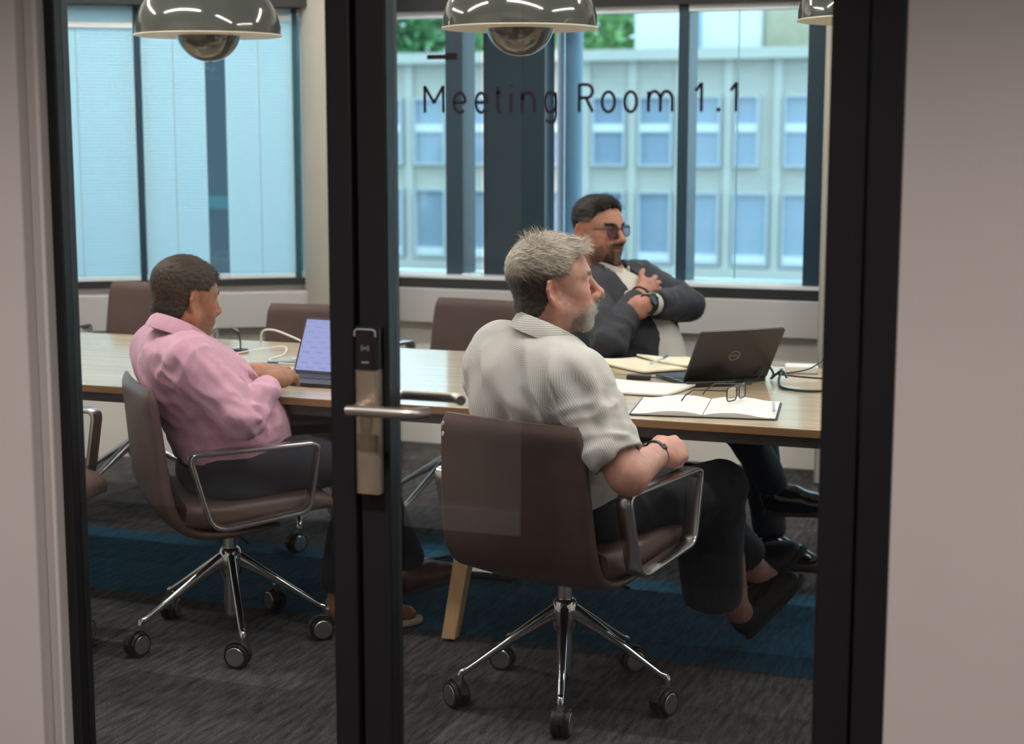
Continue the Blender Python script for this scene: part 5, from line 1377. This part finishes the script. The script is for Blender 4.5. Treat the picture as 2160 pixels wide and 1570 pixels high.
# =================================================================== man in the pink shirt
def man_pink():
    root = thing('person', 'dark haired man in a pink shirt typing on a laptop', 'person', (-2.37, 4.10, 0))
    skin, blush = (.33, .148, .082), (.41, .155, .082)
    r_, f_ = V(.766, -.643, 0), V(.643, .766, 0)
    up = V(-2.478, 3.980, .872); shR, shL = up + r_ * .165 + V(0, 0, -.010), up - r_ * .165 + V(0, 0, .0); elR, elL = V(-2.198, 3.866, .722), V(-2.56, 4.27, .70)
    wrR, wrL = V(-2.212, 4.070, .792), V(-2.428, 4.325, .775); nk = V(-2.463, 4.000, .930); O = (-2.470, 4.030, 1.030)
    zx = [-.13, -.075, -.05, -.032, -.010, .012, .035, .055, .080, .105]; zz = [-.070, -.068, -.056, -.018, .030, .014, .030, .058, .068, .074]
    def cf(P, rng):
        w = smooth(-.05, .02, P[:, 2]); g = np.clip(.55 + .6 * vnoise(P * 28), 0, 1) * smooth(.06, .0, np.abs(P[:, 2] - .01)) * (P[:, 0] < -.03)
        c = np.array((.020, .013, .009)) * (1 - w)[:, None] + np.array((.046, .031, .021)) * w[:, None]; c = c + np.array((.070, .047, .028)) * (g * .8)[:, None]
        return c * rng.uniform(.55, 1.45, (len(P), 1))
    dn = lambda P, n, rng: np.stack([-.15 + .9 * smooth(.03, .10, P[:, 2]), 0 * P[:, 0], -1 + .9 * smooth(.05, .11, P[:, 2])], 1) + rng.normal(0, .38, (len(P), 3))
    hair = (zx, zz, (.004, .010), cf, [(lambda P: P[:, 2] > -.2, 8500, dn, lambda P, r: r.uniform(.007, .016, len(P)), .0007, .35), (lambda P: (P[:, 0] > .05) & (P[:, 2] > .05), 700, lambda P, n, rng: np.stack([.9 + 0 * P[:, 0], 0 * P[:, 0], .25 + 0 * P[:, 0]], 1) + rng.normal(0, .25, (len(P), 3)), lambda P, r: r.uniform(.012, .024, len(P)), .0007, .5)])
    stub = (lambda P: .45 * smooth(-.03, -.055, P[:, 2]) * smooth(-.01, .02, P[:, 0]) * (P[:, 2] > -.13), (.10, .055, .036))
    hd = make_head(O, 63, -7, 2, .96, nk + V(.0, .0, -.03), skin, blush, hair, None, (.02, .014, .01), jowl=.006, nose=.9, stub=stub)
    fw = unit(V(-2.245, 4.25, .785) - wrR)
    aR = patch(hand_field(wrR + V(0, .0, .006), unit(V(-.08, .96, .10)), V(.30, -.05, 1), 1, [(12, 24, 12), (12, 26, 14), (14, 28, 15), (16, 30, 15)], thumb=(30, 15), s=.98, arm_from=elR + (wrR - elR) * .5, r_arm=.034), skin, blush, 1)
    aL = patch(hand_field(wrL, unit(V(.72, .42, .03)), V(.1, -.2, 1), -1, [(20, 32, 15), (24, 34, 18), (28, 36, 20), (32, 40, 20)], thumb=(30, 15), s=.92, arm_from=elL + (wrL - elL) * .5, r_arm=.034), skin, blush, 2)
    hpR, hpL = V(-2.30, 4.01, .525), V(-2.43, 4.12, .525); knR, knL = V(-2.02, 4.26, .558), V(-2.13, 4.43, .55); anR, anL = V(-2.13, 4.31, .11), V(-2.05, 4.63, .11)
    pel = V(-2.365, 4.095, .53)
    sk = [aR, aL, core([(pel, up + V(0, 0, -.03), .09, .09), (shL, shR, .05, .05), (nk + V(0, 0, -.08), nk, .05, .05), (shR, elR, .03, .03), (shL, elL, .03, .03), (elR, wrR, .026, .022), (elL, wrL, .026, .022), (hpR, knR, .05, .045), (hpL, knL, .05, .045), (knR, anR, .035, .028), (knL, anL, .035, .028), (hpR, hpL, .06, .06)], skin)]
    finish(root, hd, sk)
    M = np.column_stack([r_, f_, V(0, 0, 1)]); fs = Field((-2.86, 3.68, .44), (-2.00, 4.52, 1.02), .005)
    fs.ell(pel + V(.0, .0, .06), (.175, .165, .12), 0, M=M)
    fs.ell((-2.378, 4.095, .665), (.185, .172, .14), .07, M=M)
    fs.ell((-2.435, 4.025, .775), (.190, .148, .13), .07, M=M)
    fs.ell(up + V(.005, .005, -.025), (.180, .105, .085), .06, M=M)
    fs.cone(shL + V(0, 0, -.01), shR + V(0, 0, -.01), .070, .070, .05)
    fs.cone(nk + V(0, 0, -.048), shR + V(-.03, .02, .0), .052, .054, .04); fs.cone(nk + V(0, 0, -.048), shL + V(.03, -.02, .0), .052, .054, .04)
    fs.cone(shR, elR, .073, .060, .022); fs.cone(elR, elR + (wrR - elR) * .74, .058, .043, .012); fs.cone(elR + (wrR - elR) * .60, elR + (wrR - elR) * .86, .042, .039, .006)
    fs.cone(shL, elL, .070, .058, .022); fs.cone(elL, elL + (wrL - elL) * .80, .056, .044, .012); fs.cone(elL + (wrL - elL) * .66, elL + (wrL - elL) * .90, .043, .042, .006)
    for el, wr in ((elR, wrR), (elL, wrL)):
        d = unit(wr - el); p = el + (wr - el) * .86; X, Y, Z = fs._grid((slice(None),) * 3); dist = (X - p[0]) * d[0] + (Y - p[1]) * d[1] + (Z - p[2]) * d[2]
        rad = np.sqrt((X - p[0]) ** 2 + (Y - p[1]) ** 2 + (Z - p[2]) ** 2); fs.F = np.where(rad < .075, np.maximum(fs.F, dist), fs.F).astype(np.float32)
    fs.cone(nk + V(.006, .008, -.005), nk + V(.02, .025, .12), .043, .048, .004, 'sub')
    # hem slopes from the back down to the lap
    fs.half(V(-2.33, 4.12, .520), V(-.25, -.1, -1), .01)
    Vt, Q = fs.surface(); Vt = relax(Vt, Q, 2)
    nearp = lambda c, r0, a=1.0: (lambda P: a * np.exp(-(np.linalg.norm(P - c, axis=1) / r0) ** 2))
    Vt = folds(Vt, Q, .012, [(V(.6, -.3, -.6), 20, nearp(up - f_ * .08 + V(0, 0, -.08), .16, .9)), (V(.3, .5, .6), 24, nearp(shR + V(0, 0, -.03), .09, 1.0)), (unit(elR - shR), 26, nearp((shR + elR) / 2, .12, .7)),
                              (np.cross(unit(wrR - elR), V(0, 0, 1)), 26, nearp(elR + V(0, .05, 0), .12, 1.0)), (V(.5, .5, .1), 26, nearp(V(-2.37, 4.02, .62), .16, .55)), (V(.2, .2, -.9), 13, lambda P: .35 + 0 * P[:, 0])], 5.7)
    link('shirt', np_mesh('shirt', Vt, Q, MAT['pink_cotton']), None, root)
    collar(root, nk + V(-.012, -.004, .008), V(.26, .30, 1), V(.64, .76, -.3), .068, .088, .036, MAT['pink_cotton'], gap=10)
    ft = Field((-2.68, 3.80, .10), (-1.86, 4.78, .68), .007); ft.ell(pel, (.185, .165, .11), 0, M=M); ft.cone(hpR, knR, .092, .072, .05); ft.cone(hpL, knL, .092, .072, .04)
    ft.cone(knR, anR + V(0, 0, .04), .073, .058, .02); ft.cone(knL, anL + V(0, 0, .04), .073, .058, .02); ft.half((0, 0, .115), (0, 0, -1))
    Vt, Q = ft.surface(); Vt = relax(Vt, Q, 2); Vt = folds(Vt, Q, .005, [(V(.5, .5, .3), 16, lambda P: .7 + 0 * P[:, 0])], 1.2)
    link('trousers', np_mesh('trousers', Vt, Q, MAT['slate_wool']), None, root)
    shoe(root, V(-2.165, 4.265, .004), V(-1.900, 4.418, .006), V(0, 0, 1), MAT['shoe_tan'], MAT['sole_pale'], ankle=anR)
    shoe(root, V(-2.10, 4.585, .004), V(-1.895, 4.745, .075), V(-.25, -.1, 1), MAT['shoe_brown'], MAT['sole_grey'], w=.052, ankle=anL)
    tube_ring(root, wrL + unit(wrL - elL) * -.012, wrL - elL, .029, .02, .005, MAT['strap'], 'watch_strap')

# =================================================================== man with glasses and crossed arms
def man_suit():
    root = thing('person', 'dark haired man with glasses and goatee, arms crossed in a charcoal jacket', 'person', (-1.60, 5.62, 0))
    skin, blush = (.45, .225, .155), (.55, .22, .155)
    f_, r_ = V(.97, -.24, 0), V(-.24, -.97, 0)
    shR, shL = V(-1.715, 5.505, .925), V(-1.625, 5.880, .945); elR, elL = V(-1.570, 5.290, .785), V(-1.397, 5.689, .885)
    wrR, wrL = V(-1.525, 5.565, .935), V(-1.470, 5.425, .908); nk = V(-1.690, 5.675, 1.015); O = (-1.724, 5.665, 1.150)
    zx = [-.13, -.075, -.05, -.032, -.010, .012, .032, .050, .075, .10]; zz = [-.070, -.068, -.058, -.028, .030, .010, .036, .068, .084, .092]
    def cf(P, rng):
        w = smooth(.03, .06, P[:, 2]); sidew = (1 - w) * smooth(-.05, .02, P[:, 0]); c = np.tile(np.array((.022, .017, .015)), (len(P), 1)); c += np.array((.14, .125, .115)) * sidew[:, None]
        return c * rng.uniform(.6, 1.4, (len(P), 1))
    dn = lambda P, n, rng: np.stack([-.9 * smooth(.05, .10, P[:, 2]) - .1, 0 * P[:, 0], -1 + 1.0 * smooth(.05, .11, P[:, 2])], 1) + rng.normal(0, .25, (len(P), 3))
    hair = (zx, zz, (.003, .012), cf, [(lambda P: P[:, 2] > -.2, 7000, dn, lambda P, r: r.uniform(.008, .020, len(P)), .0008, .25), (lambda P: (P[:, 0] > .04) & (P[:, 2] > .07), 1200, lambda P, n, rng: np.stack([-.5 + 0 * P[:, 0], .1 + 0 * P[:, 0], .8 + 0 * P[:, 0]], 1) + n * .5 + rng.normal(0, .2, (len(P), 3)), lambda P, r: r.uniform(.018, .032, len(P)), .0009, .5)])
    lips = lambda P: (np.abs(P[:, 2] + .0695) < .006) & (np.abs(P[:, 1]) < .021)
    def goat(P):
        a = np.abs(P[:, 1]); mus = smooth(.009, .005, np.abs(P[:, 2] + .0545)) * smooth(.036, .030, a) * (P[:, 0] > .07)
        sd = .55 * smooth(.009, .005, np.abs(a - .031)) * (P[:, 2] < -.052) * (P[:, 2] > -.10) * (P[:, 0] > .05); ch = smooth(-.080, -.086, P[:, 2]) * (P[:, 0] > .045) * (a < .042) * (P[:, 2] > -.130)
        return np.clip(np.maximum(np.maximum(mus, sd), ch), 0, 1) * ~lips(P)
    jawl = lambda P: smooth(-.050, -.075, P[:, 2] - .25 * (P[:, 0] - .03)) * smooth(-.01, .02, P[:, 0]) * (P[:, 2] > -.128)
    bc = lambda P, rng: (np.array((.045, .034, .029)) + np.array((.20, .17, .15)) * (smooth(.080, .092, P[:, 0]) * (P[:, 2] < -.083) * (np.abs(P[:, 1]) < .016))[:, None]) * rng.uniform(.6, 1.4, (len(P), 1))
    dn2 = lambda P, n, rng: np.stack([.35 + 0 * P[:, 0], 0 * P[:, 0], -.9 + 0 * P[:, 0]], 1) + rng.normal(0, .25, (len(P), 3))
    beard = (bc, [(lambda P: goat(P) > .5, 2600, dn2, lambda P, r: r.uniform(.004, .008, len(P)), .0007, .35), (lambda P: jawl(P) > .6, 2600, dn2, lambda P, r: r.uniform(.003, .006, len(P)), .0006, .35)])
    stub = (lambda P: np.maximum(.65 * goat(P), .50 * jawl(P)), (.09, .062, .050))
    hd = make_head(O, -26, 0, 0, .985, nk + V(.0, .0, -.03), skin, blush, hair, beard, (.02, .016, .014), jowl=.005, h=.0028, stub=stub)
    aR = patch(hand_field(wrR, unit(V(.25, .95, .12)), unit(V(.85, -.25, .30)), 1, [(15, 22, 15)] * 4, thumb=(40, 15), arm_from=elR + (wrR - elR) * .5, r_arm=.034, h=.0028), skin, blush, 1)
    aL = patch(hand_field(wrL, unit(V(-.85, -.10, -.40)), unit(V(.20, -.90, .40)), -1, [(15, 20, 10)] * 4, thumb=(20, 10), s=.9, arm_from=elL + (wrL - elL) * .45, r_arm=.034, h=.0028), skin, blush, 2)
    pel = V(-1.53, 5.60, .56); hpR, hpL = V(-1.49, 5.52, .53), V(-1.45, 5.69, .53); knR, knL = V(-1.12, 5.20, .585), V(-1.085, 5.43, .545); anR, anL = V(-.975, 5.185, .330), V(-1.04, 5.50, .10)
    sk = [aR, aL, core([(pel, V(-1.66, 5.66, .9), .09, .09), (shL, shR, .05, .05), (nk + V(0, 0, -.08), nk, .05, .05), (shR, elR, .03, .03), (shL, elL, .03, .03), (elR, wrR, .026, .022), (elL, wrL, .026, .022), (hpR, knR, .05, .045), (hpL, knL, .05, .045), (knR, anR, .035, .028), (knL, anL, .035, .028), (hpR, hpL, .06, .06)], skin)]
    body = finish(root, hd, sk)
    M = np.column_stack([r_, f_, V(0, 0, 1)])
    # shirt under the jacket
    fs = Field((-1.92, 5.32, .46), (-1.20, 6.05, 1.08), .007); tors = [((-1.540, 5.595, .63), (.180, .170, .14)), ((-1.565, 5.600, .74), (.185, .165, .15)), ((-1.645, 5.650, .86), (.180, .125, .14))]
    for i, (c, rr) in enumerate(tors): fs.ell(c, rr, .07 if i else 0, M=M)
    fs.cone(nk + V(0, 0, -.04), V(-1.66, 5.67, .88), .06, .09, .04); fs.cone(nk + V(0, 0, -.01), nk + V(-.01, 0, .12), .05, .05, .004, 'sub'); fs.half((0, 0, .50), (0, 0, -1))
    Vt, Q = fs.surface(); Vt = relax(Vt, Q, 2); Vt = folds(Vt, Q, .005, [(V(.3, .1, -.9), 18, lambda P: .8 + 0 * P[:, 0])], 2.2)
    link('shirt', np_mesh('shirt', Vt, Q, MAT['shirt_cream']), None, root)
    collar(root, nk + V(.004, 0, -.005), V(.15, -.03, 1), V(.97, -.24, -.1), .062, .080, .036, MAT['shirt_cream'], gap=22)
    # jacket
    fj = Field((-1.98, 5.16, .50), (-1.24, 6.08, 1.08), .006)
    for i, (c, rr) in enumerate(tors): fj.ell(np.array(c) - f_ * .012, np.array(rr) + np.array([.022, .012, .012]), .07 if i else 0, M=M)
    fj.cone(shL + V(0, 0, -.01), shR + V(0, 0, -.01), .080, .080, .05)
    fj.cone(nk + V(0, 0, -.035), shR + V(.0, .02, .01), .058, .062, .04); fj.cone(nk + V(0, 0, -.035), shL + V(.0, -.02, .01), .058, .062, .04)
    # open front: a wedge from the collar, widening below the arms
    X, Y, Z = fj._grid((slice(None),) * 3); lat = np.abs((X + 1.60) * r_[0] + (Y - 5.63) * r_[1] + .0); fw = (X + 1.60) * f_[0] + (Y - 5.63) * f_[1] + 0 * Z
    wz = np.interp(Z, [.5, .70, .80, .90, 1.0, 1.06], [.16, .13, .085, .078, .062, .05]).astype(np.float32)
    wedge = np.maximum(lat - wz, -(fw - np.interp(Z, [.6, .8, 1.05], [.0, -.02, -.075])).astype(np.float32))
    fj.put(wedge.astype(np.float32), (slice(None),) * 3, .006, 'sub')
    fj.half((0, 0, .52), (0, 0, -1))
    fj.cone(nk + V(0, 0, -.02), nk + V(-.01, 0, .12), .058, .06, .004, 'sub')
    fj.cone(shR, elR, .076, .062, .025); fj.cone(elR, elR + (wrR - elR) * .86, .062, .047, .012)
    fj.cone(shL, elL, .076, .062, .025); fj.cone(elL, elL + (wrL - elL) * .86, .062, .050, .010)
    for el, wr in ((elR, wrR), (elL, wrL)):
        d = unit(wr - el); p = el + (wr - el) * .84; dist = (X - p[0]) * d[0] + (Y - p[1]) * d[1] + (Z - p[2]) * d[2]; ax_ = np.sqrt(np.maximum((X - p[0]) ** 2 + (Y - p[1]) ** 2 + (Z - p[2]) ** 2 - dist ** 2, 0))
        cutm = (ax_ < .058) & (dist > 0) & (dist < .03); fj.F = np.where(cutm, np.maximum(fj.F, .002), fj.F).astype(np.float32)
    Vt, Q = fj.surface(); Vt = relax(Vt, Q, 2)
    Vt = folds(Vt, Q, .011, [(unit(elR - wrR), 18, lambda P: .5 + 0 * P[:, 0]), (V(.5, .5, -.6), 20, lambda P: .6 * np.exp(-(np.linalg.norm(P - elR, axis=1) / .16) ** 2)), (V(.1, .5, .6), 20, lambda P: .8 * np.exp(-(np.linalg.norm(P - elL, axis=1) / .16) ** 2))], 6.6)
    link('jacket', np_mesh('jacket', Vt, Q, MAT['jacket_wool']), None, root)
    # lapels
    for sg in (-1, 1):
        b = MB(); rings = []
        for t in np.linspace(0, 1, 9):
            z = 1.015 - .22 * t; base = V(-1.60, 5.63, 0) + r_ * sg * (.060 + .020 * t) + f_ * (-.055 + .115 * t ** .8) + V(0, 0, z)
            wd = .012 + .045 * math.sin(math.pi * min(1, .15 + t * .85)); out_ = unit(r_ * sg * .92 + f_ * -.10 + V(0, 0, .25)); nn = unit(f_ + r_ * sg * .35)
            rings.append([base + nn * .012, base + nn * .017, base + out_ * wd + nn * .012, base + out_ * wd + nn * .007])
        b.loft(rings); b.build('lapel', MAT['jacket_wool'], root, angle=60)
    # white cuff and watch on the left wrist
    tube_ring(root, elL + (wrL - elL) * .90, wrL - elL, .038, .030, .004, MAT['shirt_cream'], 'shirt_cuff')
    tube_ring(root, wrL + unit(wrL - elL) * .004, wrL - elL, .030, .020, .005, MAT['strap'], 'watch_strap', V(.8, -.4, .4), 1.12)
    b = MB(); Mw = frame_from(wrL - elL, V(.80, -.40, .40)); b.lathe([(.001, 0), (.017, 0), (.018, .004), (.015, .008), (.001, .008)], 20, wrL + unit(wrL - elL) * .004 + V(.80, -.40, .40) * .029, np.column_stack([Mw[:, 0], Mw[:, 1], Mw[:, 2]])); b.build('watch_face', MAT['black_satin'], root)
    ft = Field((-1.75, 5.02, .06), (-.86, 5.86, .66), .008); ft.ell(pel, (.185, .165, .10), 0, M=M); ft.cone(hpR, knR, .088, .066, .05); ft.cone(hpL, knL, .088, .068, .04)
    ft.cone(knR, anR + V(0, 0, .03), .068, .054, .02); ft.cone(knL, anL + V(0, 0, .03), .070, .058, .02); ft.half((0, 0, .105), (0, 0, -1))
    Vt, Q = ft.surface(); Vt = relax(Vt, Q, 2); Vt = folds(Vt, Q, .005, [(V(.2, .2, .9), 15, lambda P: .7 + 0 * P[:, 0])], 4.4)
    link('trousers', np_mesh('trousers', Vt, Q, MAT['denim']), None, root)
    shoe(root, V(-1.00, 5.165, .250), V(-.765, 5.31, .235), V(-.1, 0, 1), MAT['shoe_polish'], MAT['sole_grey'], ankle=anR + V(0, 0, -.01))
    shoe(root, V(-1.10, 5.505, .004), V(-.84, 5.44, .006), V(0, 0, 1), MAT['shoe_polish'], MAT['sole_grey'], ankle=anL)
    Mh = hd['M']; Mg = np.column_stack([-Mh[:, 1], Mh[:, 0], Mh[:, 2]]); g = empty('glasses'); g.parent = root
    spectacles(g, Mg, hd['O'] + Mh @ (np.array([.106, 0, -.003]) * hd['s']), .98, 'lens_tint', 'plastic_black')

for fn in (man_white, man_pink, man_suit):
    before = set(bpy.data.objects)
    fn()
    # parts above are built in world space: express them relative to the person's base point
    new = [o for o in bpy.data.objects if o not in before]
    rt = [o for o in new if o.name.startswith('person')][0]
    off = Matrix.Translation(-Vector(rt.location))
    done = set()
    for o in new:
        if o.type == 'MESH' and o.data.name not in done:
            o.data.transform(off); done.add(o.data.name)
